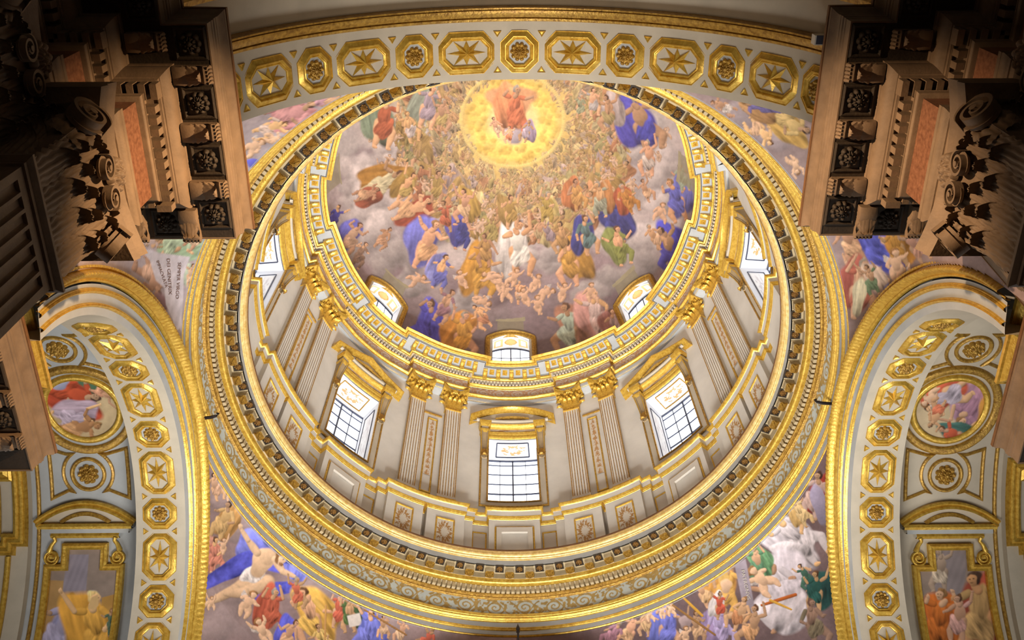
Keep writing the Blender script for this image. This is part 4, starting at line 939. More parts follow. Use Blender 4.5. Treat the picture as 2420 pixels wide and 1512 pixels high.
def pendentive(a0, na, nz, label, paint, base):
    A = np.linspace(a0, a0+pi/2, na); Z = np.linspace(16.1, 10.6, nz); r = pend_r(A[:, None], Z[None])
    X, Y = r*np.sin(A)[:, None], r*np.cos(A)[:, None]; Y = np.where(Y < 0, Y*nsc(Z)[None], Y)
    G = np.stack([X, Y, np.broadcast_to(Z, r.shape)], -1)
    onx = np.abs(X) > np.abs(Y)
    far = inside(Y, G[..., 2], EX, .985) & onx; fy = inside(X, G[..., 2], EX, .985) & ~onx & (Y > 0); ny = inside(X-.02, G[..., 2], IN, 1.014) & ~onx & (Y < 0)
    u, v = gaze(G.reshape(-1, 3)); n1, n2 = vnoise(u+500, v+500, 1/55, 31), vnoise(u+900, v+900, 1/18, 32)
    C = Canvas(G, lin(base)[None]*(.62+.45*n1+.35*n2)[:, None]); paint(C); C.c = np.clip(C.c*(.88+.26*vnoise(C.u+500, C.v+900, 1/6, 56, 3))[:, None], 0, 1)
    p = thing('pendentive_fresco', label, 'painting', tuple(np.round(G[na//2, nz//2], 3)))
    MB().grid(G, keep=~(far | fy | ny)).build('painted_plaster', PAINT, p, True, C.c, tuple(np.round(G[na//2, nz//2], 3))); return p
BL, BL2 = (92, 94, 196), (120, 124, 206)
def pf_farleft(C):
    R_ = random.Random(3)
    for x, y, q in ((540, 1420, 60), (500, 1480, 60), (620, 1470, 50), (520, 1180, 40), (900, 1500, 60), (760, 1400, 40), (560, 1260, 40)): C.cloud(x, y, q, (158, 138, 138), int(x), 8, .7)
    for i, (x, y, h, an, a, b_, ba) in enumerate(((508, 1150, 70, -10, (204, 164, 136), None, .9), (530, 1230, 100, 20, (206, 170, 118), (186, 142, 88), .3), (505, 1310, 90, 5, (212, 140, 120), (206, 150, 130), .3))): C.figure(x, y, h, an, a, b_, seed=i, bare=ba)
    SK = (216, 180, 146)
    C.blob(648, 1306, 74, 40, .45, BL, .1, 5, 1, .42); C.blob(600, 1292, 46, 40, -.5, BL2, .12, 5, 3, .42); C.blob(548, 1345, 84, 22, -.5, (86, 88, 190), .12, 5, 2, .42); C.blob(700, 1352, 36, 18, .3, BL2, .15, 5, 0, .42); C.blob(640, 1395, 60, 20, -.2, (88, 90, 190), .14, 5, 4, .4)
    C.limb(606, 1372, 556, 1392, 19, 13, SK); C.limb(556, 1392, 494, 1424, 12, 6, SK); C.limb(494, 1424, 478, 1434, 6, 4, SK); C.limb(632, 1376, 578, 1400, 18, 12, SK); C.limb(578, 1400, 534, 1402, 12, 7, SK)
    C.blob(598, 1356, 30, 20, -.4, (218, 206, 202), .14, 6, 1, .4); C.blob(618, 1330, 24, 36, .45, SK, .16); C.blob(632, 1314, 22, 20, .3, SK, .2); C.limb(608, 1306, 586, 1276, 9, 6, SK); C.limb(586, 1276, 570, 1250, 6, 4, SK); C.blob(568, 1244, 5, 7, .2, SK, .3)
    C.limb(650, 1322, 668, 1350, 9, 7, SK); C.limb(668, 1350, 696, 1362, 7, 4, SK); C.blob(664, 1316, 14, 18, .5, (126, 90, 58), .2, 4, 0, .3); C.blob(666, 1324, 9, 13, .45, (220, 184, 150), .22); C.blob(664, 1333, 6, 4, .4, (140, 100, 70), .4); C.blob(669, 1322, 2, 1.4, 0, (70, 48, 40), .5)
    C.figure(640, 1440, 110, 10, (176, 92, 70), (168, 84, 64), seed=41, bare=.1); C.figure(735, 1455, 150, -14, (214, 172, 92), (206, 160, 80), seed=42, bare=.05); C.figure(700, 1400, 80, 0, (190, 104, 80), None, seed=43, bare=.4)
    C.figure(800, 1440, 90, 10, (186, 96, 76), None, seed=44, bare=.4); C.figure(828, 1450, 90, -8, (84, 104, 62), (64, 84, 52), seed=45, bare=.3); C.poly([(820, 1455), (850, 1448), (856, 1476), (826, 1482)], (218, 206, 198))
    C.figure(870, 1490, 110, 14, BL2, (104, 110, 190), seed=46, bare=.2); C.figure(905, 1480, 60, 0, (206, 170, 140), None, seed=47, bare=.8); C.figure(950, 1492, 64, 14, (212, 176, 144), None, seed=48, bare=.9); C.figure(1010, 1512, 70, 30, (200, 104, 84), None, seed=49, bare=.3)
    C.figure(680, 1500, 90, 30, (206, 164, 130), BL, seed=50, bare=.8); C.figure(760, 1510, 80, -20, (212, 178, 110), None, seed=51, bare=.4)
    for i, (x, y, h, an) in enumerate(((585, 1425, 70, 30), (620, 1490, 66, -30), (500, 1425, 34, 0), (640, 1215, 40, 10), (528, 1290, 40, 0), (548, 1165, 40, 10))): C.cherub(x, y, h, an, 60+i)
    C.limb(770, 1430, 768, 1512, 2, 2, (196, 148, 92)); C.limb(860, 1440, 960, 1500, 2, 2, (150, 108, 64))
def pf_farright(C):
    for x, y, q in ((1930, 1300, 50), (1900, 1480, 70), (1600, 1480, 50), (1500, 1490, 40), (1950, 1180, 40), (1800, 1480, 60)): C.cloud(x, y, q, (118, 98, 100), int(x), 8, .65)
    C.figure(1930, 1170, 120, 10, (190, 160, 150), (150, 60, 50), seed=1, bare=.3); C.blob(1935, 1190, 16, 50, -.22, (158, 148, 172), .14, 0)
    C.figure(1880, 1270, 170, -42, (206, 196, 200), (196, 186, 192), seed=2, bare=.25); C.figure(1890, 1210, 80, -30, (206, 176, 128), (196, 160, 104), seed=3, bare=.2); C.blob(1868, 1304, 44, 26, .2, (210, 200, 204), .14, 5, 1, .35)
    C.figure(1842, 1395, 190, -20, (204, 194, 200), (196, 186, 194), seed=4, bare=.02); C.blob(1850, 1440, 66, 54, .3, (206, 196, 202), .12, 6, 2, .35); C.blob(1855, 1392, 40, 22, -.3, (200, 190, 198), .14, 5); C.limb(1800, 1430, 1880, 1405, 3, 4, (178, 96, 44)); C.limb(1820, 1418, 1870, 1440, 3, 2, (214, 164, 70))
    C.figure(1790, 1330, 90, -10, (96, 134, 104), (108, 150, 110), seed=5, bare=.4); C.cherub(1800, 1370, 84, -50, 7); C.figure(1905, 1360, 70, -30, (70, 104, 90), None, seed=6, bare=.5); C.figure(1930, 1395, 100, 0, (40, 84, 78), (36, 72, 70), seed=8, bare=.5)
    C.figure(1712, 1385, 130, 12, (214, 166, 92), (206, 150, 80), (208, 170, 140), (220, 190, 130), seed=9, bare=.02); C.poly([(1690, 1340), (1712, 1334), (1726, 1372), (1700, 1378)], (216, 176, 104)); C.blob(1716, 1384, 13, 17, .1, (220, 182, 150), .25)
    C.poly([(1736, 1335), (1762, 1320), (1784, 1437), (1758, 1439)], (160, 148, 158), .08)
    C.figure(1660, 1400, 80, -20, (212, 172, 130), None, seed=10, bare=.9); C.figure(1575, 1480, 120, 8, BL2, (112, 118, 196), seed=11, bare=.05); C.blob(1620, 1470, 15, 17, 0, (172, 150, 150), .2); C.figure(1700, 1480, 110, -14, (176, 160, 200), (150, 130, 170), seed=12, bare=.1); C.figure(1780, 1480, 110, 10, (206, 158, 116), None, seed=13, bare=.9)
    C.figure(1645, 1480, 80, -5, (214, 174, 138), None, seed=14, bare=.9); C.figure(1490, 1490, 90, 14, (206, 166, 130), None, seed=15, bare=.9); C.figure(1450, 1500, 80, 30, (168, 124, 140), None, seed=16, bare=.3); C.figure(1530, 1470, 70, 0, (206, 170, 130), None, seed=17, bare=.8)
    C.figure(1700, 1430, 70, 0, (190, 90, 70), (206, 196, 196), seed=18, bare=.2); C.figure(1750, 1450, 90, 20, (186, 130, 92), None, seed=19, bare=.9); C.figure(1920, 1470, 120, -8, (120, 112, 80), None, (150, 120, 96), seed=20, bare=.4, fade=.35, to=(110, 90, 92))
    for i, (x, y, h) in enumerate(((1565, 1445, 34), (1585, 1440, 34), (1535, 1452, 34), (1620, 1500, 44))): C.cherub(x, y, h, 0, 80+i)
    C.limb(1590, 1430, 1690, 1500, 2.4, 2.4, (150, 110, 66)); C.limb(1615, 1412, 1660, 1455, 2.4, 3, (206, 156, 64)); C.limb(1958, 1300, 1970, 1330, 3, 2, (168, 156, 172))
def pf_nearleft(C):
    for x, y, q in ((640, 260, 60), (720, 240, 40), (620, 320, 50), (350, 650, 40), (400, 720, 50), (330, 690, 40)): C.cloud(x, y, q, (176, 162, 166), int(x), 8, .6)
    C.figure(690, 268, 130, 70, (206, 150, 148), (200, 140, 140), seed=1, bare=.2); C.figure(640, 300, 90, 75, (206, 180, 166), None, seed=2, bare=.7); C.cherub(600, 345, 60, 60, 3); C.cherub(650, 330, 50, 90, 4); C.blob(598, 385, 16, 11, 0, (104, 104, 196), .2); C.figure(770, 240, 80, 80, (196, 150, 160), None, seed=5, bare=.4)
    C.figure(420, 575, 120, 60, (176, 190, 160), (150, 170, 140), seed=6, bare=.3); C.figure(470, 560, 80, 40, (214, 180, 150), None, seed=7, bare=.9); C.figure(350, 570, 80, 80, (206, 180, 172), None, seed=8, bare=.4); C.figure(362, 655, 110, 160, (204, 164, 140), None, (200, 160, 140), seed=9, bare=.9); C.figure(450, 650, 60, 10, (206, 170, 140), (180, 190, 170), seed=10, bare=.5); C.blob(372, 724, 26, 34, .2, (140, 108, 112), .3)
    C.poly([(333, 590), (356, 590), (375, 597), (412, 602), (450, 607), (441, 628), (434, 652), (433, 704), (429, 752), (433, 790), (424, 776), (412, 790), (409, 757), (392, 720), (388, 680), (368, 662), (354, 615)], (208, 198, 204), .35, .05)
def pf_nearright(C):
    for x, y, q in ((1760, 260, 50), (1850, 300, 40), (1830, 330, 40), (2050, 640, 50), (2130, 600, 50), (2010, 720, 40), (2090, 700, 40)): C.cloud(x, y, q, (166, 150, 152) if x < 1950 else (140, 116, 112), int(x), 8, .6)
    C.figure(1865, 290, 120, 120, (206, 176, 120), (196, 158, 92), seed=1, bare=.3); C.figure(1800, 310, 90, 140, (208, 168, 136), None, seed=2, bare=.9); C.figure(1800, 250, 110, -80, (120, 110, 160), (170, 130, 90), seed=3, bare=.1); C.figure(1710, 250, 70, -70, (196, 180, 170), None, seed=4, bare=.6); C.cherub(1880, 390, 50, 160, 5)
    C.figure(2070, 575, 190, -40, (96, 100, 192), (88, 92, 186), seed=6, bare=.2); C.figure(2010, 570, 120, -30, (206, 164, 130), None, seed=7, bare=.9); C.figure(2120, 580, 110, -20, (190, 140, 70), (184, 130, 62), seed=8, bare=.2); C.cherub(2118, 625, 80, -10, 9); C.cherub(2150, 650, 50, 40, 12)
    C.blob(2075, 660, 40, 18, .9, (150, 150, 196), .2, 5); C.figure(2000, 650, 90, 30, (206, 168, 140), None, seed=10, bare=.8); C.figure(2030, 680, 150, 8, (176, 104, 86), (150, 84, 74), seed=11, bare=.4); C.blob(2030, 700, 16, 46, .15, (200, 190, 160), .2, 5); C.figure(2060, 660, 80, -20, (110, 130, 100), (206, 180, 160), seed=13, bare=.4); C.figure(2160, 580, 100, -30, (190, 140, 120), None, seed=14, bare=.5, fade=.3)
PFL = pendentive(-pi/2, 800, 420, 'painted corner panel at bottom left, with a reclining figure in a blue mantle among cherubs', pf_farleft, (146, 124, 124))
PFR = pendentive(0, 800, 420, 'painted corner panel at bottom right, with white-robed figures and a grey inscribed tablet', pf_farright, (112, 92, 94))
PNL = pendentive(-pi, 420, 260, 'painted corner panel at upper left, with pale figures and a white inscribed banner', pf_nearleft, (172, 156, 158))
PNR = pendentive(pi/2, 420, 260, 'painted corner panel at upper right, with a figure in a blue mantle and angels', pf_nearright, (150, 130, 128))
def letters(txt, p0, p1, parent, hgt, ink=INK):
    cu = bpy.data.curves.new('letters', 'FONT'); cu.body = txt; cu.size = 1; cu.resolution_u = 3
    o = bpy.data.objects.new('letters', cu); COL.objects.link(o); me = o.to_mesh()
    V = np.array([tuple(v.co) for v in me.vertices]); F = [tuple(p.vertices) for p in me.polygons]; o.to_mesh_clear(); bpy.data.objects.remove(o)
    W = V[:, 0].max(); p0, p1 = np.array(p0, float), np.array(p1, float); L_ = np.linalg.norm(p1-p0); r = (p1-p0)/L_; up = np.array([r[1], -r[0]])
    Q = p0+r*V[:, :1]*(L_/W)+up*V[:, 1:2]*hgt/.72; P = np.array([hit_pend(*q) for q in Q])
    b = MB(); T = [];
    for f in F:
        for k in range(1, len(f)-1): T.append((f[0], f[k], f[k+1]))
    b.add(P, None, T); o = b.build('inscription', ink, parent, shift=parent.location); return o
letters('SEMPER VIRGO', (421, 620), (415, 706), PNL, 8.0)
letters('DEI GENITRIX', (394, 611), (399, 697), PNL, 8.0)
letters('IMMACVLATA', (369, 617), (391, 680), PNL, 7.5)
letters('PATRONVS', (1751, 1347), (1766, 1417), PFR, 8.5, PALE)

# ------------------------------------------------------------------ side vaults with their panels
OFF = .85
def arm(sg, nm):
    cx0 = -.06 if sg < 0 else .07; shx = 0 if sg < 0 else .06
    def vf(V, off=OFF):      # (distance from the dome axis, arc length, height off the vault)
        V = np.asarray(V, float); p, t = onarc(V[:, 1]+cx0, off); return np.stack([sg*(V[:, 0]+shx), p[:, 0]+V[:, 2]*t[:, 1], p[:, 1]-V[:, 2]*t[:, 0]], 1)
    va = thing('side_vault', f'grey barrel vault with gilded panels beyond the {nm} side arch', 'vault', (sg*7.2, 0, ZS)); sh = (sg*7.2, 0, ZS)
    s = np.linspace(-5.2, 5.2, 90); G = np.array([[(a, b, 0) for b in s] for a in (6.15, 7, 8.28)]); MB().grid(vf(G.reshape(-1, 3)).reshape(G.shape)).build('vault_surface', STUC if sg > 0 else GREY, va, shift=sh)
    q = MB().tube(vf(np.stack([np.full(90, 8.16), s, np.full(90, .01)], 1)), .035, 6); q.build('gilded_line', GOLD2, va, True, shift=sh)
    G = np.array([[(a, b, w) for a, w in ((8.28, 0), (8.3, .10), (8.8, .10))] for b in s]); MB().grid(vf(G.reshape(-1, 3)).reshape(G.shape)).build('transverse_rib', STUC, va, shift=sh)
    for a in (8.62, 8.9): MB().tube(vf(np.stack([np.full(90, a), s, np.full(90, .11)], 1))[67:], .05, 6).build('rib_bead', GOLD, va, True, shift=sh)
    G = np.array([[(a, b, w) for a, w in ((8.8, .10), (10.4, .1))] for b in s]); MB().grid(vf(G.reshape(-1, 3)).reshape(G.shape)).build('end_vault', GREY, va, shift=sh)
    # medallion
    def root(name, label, cat, a, b, group=None): p = vf(np.array([(a, b, 0.)]))[0]; t = thing(name, label, cat, tuple(np.round(p, 3)), 0, group); return t, tuple(np.round(p, 3))
    md, shm = root('medallion', f'large round painted medallion in a double gilded ring on the {nm} side vault', 'medallion', 7.22, 0)
    circ = lambda r, n=72: [(7.22+r*cos(t), r*sin(t)) for t in np.linspace(0, 2*pi, n, endpoint=False)]
    frame_strip(circ(.80), [(-.07, 0), (-.06, .05), (-.02, .08), (.02, .05), (.05, .07), (.07, 0)], True, vf).build('outer_ring', GOLD2, md, True, shift=shm)
    frame_strip(circ(.62), [(-.055, 0), (-.05, .04), (0, .075), (.03, .05), (.05, .055), (.055, 0)], True, vf).build('inner_ring', GOLD, md, True, shift=shm)
    n = 70; rr, tt = np.meshgrid(np.linspace(0, .60, n), np.linspace(0, 2*pi, 150, endpoint=False), indexing='ij'); P = vf(np.stack([7.22+(rr*np.cos(tt)).ravel(), (rr*np.sin(tt)).ravel(), np.full(rr.size, .015)], 1)).reshape(n, 150, 3)
    C = Canvas(P, (0, 0, 0)); C.c[:] = lin((196, 172, 134) if sg < 0 else (206, 184, 150)); C.c *= (.8+.35*vnoise(C.u+700, C.v+700, 1/20, 3))[:, None]
    if sg < 0:
        C.blob(190, 905, 70, 34, .3, (80, 108, 84), .2, 4); C.figure(170, 930, 150, 105, (190, 84, 54), (176, 74, 50), seed=1, bare=.1); C.blob(140, 905, 22, 16, 0, (176, 178, 206), .2); C.figure(175, 985, 110, 100, (186, 168, 184), (178, 156, 170), seed=2, bare=.3); C.figure(185, 1010, 120, 80, (200, 152, 108), None, (196, 146, 104), (70, 48, 36), seed=3, bare=1.); C.figure(245, 930, 70, 110, (206, 150, 120), None, seed=4, bare=.4)
    else:
        C.figure(2305, 950, 150, -140, (170, 128, 148), (176, 136, 156), seed=5, bare=.05); C.figure(2235, 935, 130, -120, (176, 164, 176), (196, 96, 70), seed=6, bare=.4); C.figure(2260, 1030, 100, -60, (190, 92, 66), (70, 104, 96), seed=7, bare=.2); C.blob(2330, 970, 18, 40, .3, (206, 150, 76), .3); C.cherub(2200, 940, 60, -140, 8); C.figure(2215, 980, 80, -150, (206, 120, 90), None, seed=9, bare=.6)
    MB().grid(P, False, True).build('painted_scene', PAINT, md, True, C.c, shm)
    for bs, w_ in ((1.24, 'lower'), (-1.24, 'upper')):
        rd_, shr = root('roundel', f'small gilded roundel with a carved flower {"below" if bs > 0 else "above"} the medallion of the {nm} side vault', 'roundel', 7.3, bs)
        frame_strip([(7.3+.27*cos(t), bs+.27*sin(t)) for t in np.linspace(0, 2*pi, 40, endpoint=False)], [(-.035, 0), (-.03, .03), (0, .05), (.02, .03), (.035, 0)], True, vf).build('ring', GOLD2, rd_, True, shift=shr)
        q = MB().join(rosette(.18, 9, .1)).xform(lambda V: vf(V+np.array([7.3, bs, 0]))); q.build('flower', GOLD2, rd_, True, shift=shr)
        for xo, xi, e in ((7.93, 7.66, 'outer'), (6.62, 6.94, 'inner')):
            m_ = 1 if xo > xi else -1; y0, y1 = (.78, 1.66) if bs > 0 else (-1.66, -.78); mid = (y0+y1)/2
            arc = [(7.3+m_*.42*cos(t), mid+.0+.42*sin(t)) for t in np.linspace(.95, -.95, 12)]
            pts = [(xo, y0), (xo, y1), (xi-m_*.02, y1-.14)]+arc+[(xi-m_*.02, y0+.10)]
            f2 = []
            for k in range(len(pts)):
                a, c = np.array(pts[k]), np.array(pts[(k+1) % len(pts)]); nn = max(1, int(np.linalg.norm(c-a)/.12)); f2 += [tuple(a+(c-a)*t) for t in np.arange(nn)/nn]
            pn, shn = root('moulded_panel', f'gilded waisted panel moulding {e} of the {w_} roundel on the {nm} side vault', 'panel moulding', (xo+xi)/2, mid)
            frame_strip(f2, [(-.03, 0), (-.025, .03), (0, .045), (.02, .03), (.03, 0)], True, vf).build('gilded_moulding', GOLD2, pn, shift=shn)
    # pedimented frame with a painted scene
    pf, shp = root('pedimented_frame', f'gilded frame with a curved pediment around a painted scene on the {nm} side vault', 'frame', 7.36, 2.4)
    A0 = 7.36
    def strip(name, pts, prof, m, close=False, parent=pf):
        f2 = []
        for k in range(len(pts)-(0 if close else 1)):
            a, c = np.array(pts[k]), np.array(pts[(k+1) % len(pts)]); nn = max(1, int(np.linalg.norm(c-a)/.1)); f2 += [tuple(a+(c-a)*t) for t in np.arange(nn)/nn]
        if not close: f2.append(pts[-1])
        return frame_strip(f2, prof, close, vf).build(name, m, parent, shift=shp)
    MOLD = [(-.06, 0), (-.06, .08), (-.03, .10), (0, .08), (.03, .12), (.06, .13), (.06, 0)]
    pe = strip('pediment', [(A0+x, 2.08-.33*(1-(x/.84)**2)) for x in np.linspace(-.84, .84, 17)], MOLD, GOLD)
    strip('inner_arch', [(A0+x, 2.07-.15*(1-(x/.42)**2)) for x in np.linspace(-.42, .42, 11)], [(-.03, 0), (-.03, .06), (.03, .08), (.03, 0)], GOLD2, False, pe)
    P = np.array([[(A0+x, 2.10, .03), (A0+x, 2.12-.30*(1-(x/.84)**2), .03)] for x in np.linspace(-.82, .82, 17)]); MB().grid(vf(P.reshape(-1, 3)).reshape(P.shape)).build('tympanum', STUC, pe, shift=shp)
    strip('cornice', [(A0-.8, 2.13), (A0+.8, 2.13)], [(-.05, 0), (-.045, .1), (0, .12), (.045, .1), (.05, 0)], GOLD); strip('fascia', [(A0-.74, 2.21), (A0+.74, 2.21)], [(-.04, 0), (-.04, .07), (.04, .07), (.04, 0)], GREY); strip('lower_cornice', [(A0-.58, 2.29), (A0+.58, 2.29)], [(-.045, 0), (-.04, .06), (0, .09), (.045, .06), (.045, 0)], GOLD)
    ou = [(A0-.62, 5.0), (A0-.62, 2.83), (A0-.33, 2.83), (A0-.33, 2.48), (A0+.33, 2.48), (A0+.33, 2.83), (A0+.62, 2.83), (A0+.62, 5.0)]
    strip('eared_moulding', ou, [(-.06, 0), (-.055, .07), (-.02, .10), (.015, .07), (.05, .08), (.06, 0)], GOLD)
    for e in (-1, 1):
        v = volute(.12, 2.0, .035, .07); q = MB().join(v).xform(lambda V: vf(np.stack([A0+e*.56+V[:, 0]*-e, 2.66+V[:, 2], V[:, 1]], 1)))
        q.tube(vf(np.array([(A0+e*.60, 2.56, .05), (A0+e*.56, 2.45, .06), (A0+e*.50, 2.38, .06), (A0+e*.52, 2.32, .06)])), [.05, .035, .03, .04], 7)
        q.build('scroll_console', GOLD, pf, True, shift=shp)
    n = 110; U, V = np.meshgrid(np.linspace(-.58, .58, n), np.linspace(2.5, 4.9, 210), indexing='ij'); kp = ~((np.abs(U) > .36) & (V < 2.86))
    P = vf(np.stack([A0+U.ravel(), V.ravel(), np.full(U.size, .02)], 1)).reshape(n, 210, 3); C = Canvas(P, (0, 0, 0)); C.c[:] = lin((150, 132, 120)); C.c *= (.75+.4*vnoise(C.u+300, C.v+300, 1/26, 7))[:, None]
    if sg < 0:
        C.poly([(160, 1310), (210, 1310), (200, 1440), (140, 1445)], (146, 136, 146), .5, .06); C.poly([(100, 1370), (150, 1372), (140, 1512), (80, 1512)], (176, 138, 88)); C.poly([(240, 1412), (285, 1400), (285, 1450), (240, 1452)], (184, 140, 74))
        C.figure(150, 1490, 190, 16, (168, 160, 186), (150, 146, 180), seed=1, bare=.02); C.figure(225, 1490, 200, -6, (214, 160, 72), (206, 150, 62), hair=(230, 196, 130), seed=2, bare=.02); C.poly([(208, 1436), (216, 1412), (232, 1404), (233, 1430), (222, 1442)], (216, 178, 124)); C.figure(262, 1470, 70, 0, (90, 110, 90), None, seed=3, bare=.2)
    else:
        C.poly([(2200, 1300), (2290, 1300), (2270, 1440), (2200, 1430)], (140, 128, 128), .4, .05); C.figure(2225, 1345, 110, -4, (190, 172, 152), None, (190, 172, 152), (150, 136, 120), seed=4, bare=.9); C.figure(2220, 1470, 170, 8, (190, 106, 46), (182, 98, 42), seed=5, bare=.02); C.figure(2320, 1450, 220, -8, (176, 140, 92), (150, 72, 54), (196, 146, 106), seed=6, bare=.4); C.figure(2268, 1460, 120, 0, (196, 150, 140), None, seed=7, bare=.5)
    MB().grid(P, keep=kp).build('painted_scene', PAINT, pf, True, C.c, shp)
    # second gilded frame further out on the vault
    p2, sh2 = root('gilded_panel', f'gilded eared panel frame at the far {nm} edge of the view', 'frame', 8.95, 1.8)
    f2 = []; pts = [(8.98, 1.2), (8.62, 1.2), (8.62, 1.02), (8.42, 1.02), (8.42, 2.35), (8.62, 2.35), (8.62, 2.5), (9.6, 2.5)]
    for k in range(len(pts)-1):
        a, c = np.array(pts[k]), np.array(pts[k+1]); nn = max(1, int(np.linalg.norm(c-a)/.1)); f2 += [tuple(a+(c-a)*t) for t in np.arange(nn)/nn]
    frame_strip(f2+[pts[-1]], [(-.12, .1), (-.11, .17), (-.06, .2), (-.03, .17), (.03, .2), (.06, .17), (.10, .19), (.12, .1)], False, vf).build('gilded_moulding', GOLD, p2, shift=sh2)
    G = np.array([[(a, b, .12) for b in np.linspace(1.4, 2.3, 9)] for a in (8.75, 9.6)]); MB().grid(vf(G.reshape(-1, 3)).reshape(G.shape)).build('panel_field', GOLD2, p2, shift=sh2)
arm(-1, 'left'); arm(1, 'right')

# ------------------------------------------------------------------ stone entablatures on the two near piers
PLAN = [(-9.6, -2.73), (-6.16, -2.73), (-6.16, -4.13), (-4.76, -5.53), (-3.5, -5.53), (-3.5, -6.42), (-3.91, -6.42), (-3.91, -6.87), (-4.25, -6.87), (-4.25, -10.5)]
CX = .045
def pier(sg, nm):
    fx = (lambda V: np.asarray(V, float)) if sg < 0 else (lambda V: np.asarray(V, float)*[-1, 1, 1]+[2*CX, 0, 0])
    loc = tuple(fx(np.array([(-3.5, -5.53, 9.45)]))[0])
    en = thing('stone_entablature', f'dark brown stone entablature with brackets and carved rosettes at the upper {nm} corner', 'entablature', loc)
    def part(name, prof, m=STONE, plan=PLAN): o = sweep(plan, prof); o.xform(fx); return o.build(name, m, en, shift=loc)
    part('architrave', [(-.3, 9.46), (0, 9.46), (0, 9.57), (.012, 9.575), (.012, 9.585), (.018, 9.59), (.018, 9.66), (.03, 9.665)]+roll((.032, 9.67), (.06, 9.77), 7, -.22)+[(.066, 9.775), (.066, 9.82), (0, 9.825)])
    part('frieze', [(.0, 9.82), (.0, 10.315)], RED)
    part('bed_moulding', [(-.02, 10.305), (.02, 10.31)]+roll((.025, 10.312), (.055, 10.355), 6, -.3)+[(.062, 10.357), (.062, 10.37)])
    part('dentil_band', [(.062, 10.368), (.02, 10.37), (.02, 10.52), (.15, 10.525)])
    dn_ = MB()
    for k in range(len(PLAN)-1):
        a, c = np.array(PLAN[k]), np.array(PLAN[k+1]); e = c-a; ln = np.linalg.norm(e); e /= ln; nrm = np.array([-e[1], e[0]])
        lo, hi = -.15, ln+.15
        if k == 0: lo = ln-1.2
        if k == len(PLAN)-2: hi = 2.6
        for t in np.arange(lo, hi, .105):
            p = a+e*t
            if t < 0 or t > ln:
                # only where the corner turns outwards
                if t > ln: continue
                q = k-1
                if not 0 <= q < len(PLAN)-1: continue
                f = np.array(PLAN[q+1])-np.array(PLAN[q]); cr = (f[0]*e[1]-f[1]*e[0]) if t < 0 else (e[0]*f[1]-e[1]*f[0])
                if cr > 0: continue
            P = [(*(p+e*x+nrm*d), z) for x in (-.031, .031) for d in (.0, .14) for z in (10.378, 10.505)]
            dn_.add(fx(P), [(0, 1, 3, 2), (4, 6, 7, 5), (2, 3, 7, 6), (0, 2, 6, 4), (1, 5, 7, 3), (0, 4, 5, 1)])
    dn_.build('dentil_course', STONE, en, shift=loc)
    part('cyma_moulding', [(.13, 10.512), (.142, 10.515), (.142, 10.535), (.152, 10.54), (.152, 10.555), (.16, 10.56)]+roll((.165, 10.56), (.235, 10.715), 9, -.2)+[(.245, 10.72), (.25, 10.762)])
    part('soffit', [(.24, 10.755), (.60, 10.755)], DSTONE)  # underside shade carried by the darker stone colour
    part('corona', [(.585, 10.76), (.59, 10.75), (.605, 10.75), (.605, 10.87), (.612, 10.88), (.612, 10.92), (.622, 10.93), (.622, 10.98)])
    part('crown_moulding', [(.62, 10.975), (.626, 10.98)]+roll((.628, 10.985), (.655, 11.15), 9, .14)+[(.658, 11.155), (.664, 11.16), (.664, 11.2)])
    part('top_fillet', [(.664, 11.198), (.675, 11.2), (.675, 11.25), (-1.6, 11.26)], BROWN)
    # brackets with leaves, and rosettes in square coffers
    def put(kind, x, y, ang):
        f = lambda V: fx(rot2(V, ang)+np.array([x, y, 0]))
        if kind == 'm':      # local: b runs outwards
            q = MB(); pr2 = [(-.16, 10.76), (-.16, 10.66), (-.08, 10.64), (.0, 10.665), (.09, 10.70), (.125, 10.67), (.16, 10.68), (.165, 10.76)]
            G = np.array([[(a, d, z) for d, z in pr2] for a in (-.085, -.06, 0, .06, .085)]); G[1:4, 1:-1, 2] -= .012; q.grid(f(G.reshape(-1, 3)).reshape(G.shape)); q.fan(f(G[0])); q.fan(f(G[-1]))
            o = q.build('bracket', STONE, en, shift=loc)
            q = MB().join(leaf(.17, .24, .14, 4, 13, 20)).xform(lambda V: f(np.stack([V[:, 0], V[:, 2]-.15, 10.66-V[:, 1]*.8], 1)))
            for k in range(5): q.tube(f(np.array([(-.07+.035*k, .16, 10.755), (-.07+.035*k, .18, 10.71), (-.07+.035*k, .155, 10.66)])), [.014, .02, .014], 6)
            q.build('leaf', STONE, o, True, shift=loc)
        else:
            q = MB().join(rosette(.108, 10 if kind == 'r' else 8, .055)).xform(lambda V: f(np.stack([V[:, 0], V[:, 1], 10.75-V[:, 2]], 1)))
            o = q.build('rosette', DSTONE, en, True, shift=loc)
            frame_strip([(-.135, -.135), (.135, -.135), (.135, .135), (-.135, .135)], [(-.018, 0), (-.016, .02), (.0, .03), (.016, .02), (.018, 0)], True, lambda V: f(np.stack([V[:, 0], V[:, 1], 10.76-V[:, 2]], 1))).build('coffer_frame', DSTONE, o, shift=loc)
    for y in (-5.46, -6.03, -6.57): put('m', -3.09, y, -pi/2)
    for i, y in enumerate((-5.19, -5.745, -6.30, -6.85)): put('r' if i % 2 == 0 else 'o', -3.07, y, 0)
    put('r', -3.56, -5.10, 0); put('m', -3.32, -5.10, 0); put('m', -3.84, -5.10, 0); put('o', -4.1, -5.10, 0)
    put('m', -3.47, -6.87, -pi/2); put('o', -3.47, -7.2, 0); put('m', -3.47, -7.5, -pi/2); put('m', -3.81, -7.4, -pi/2); put('r', -3.81, -7.8, 0)
    for y in (-2.55, -3.1, -3.65): put('m', -5.72, y, -pi/2)
    for y in (-2.82, -3.38): put('o', -5.72, y, 0)
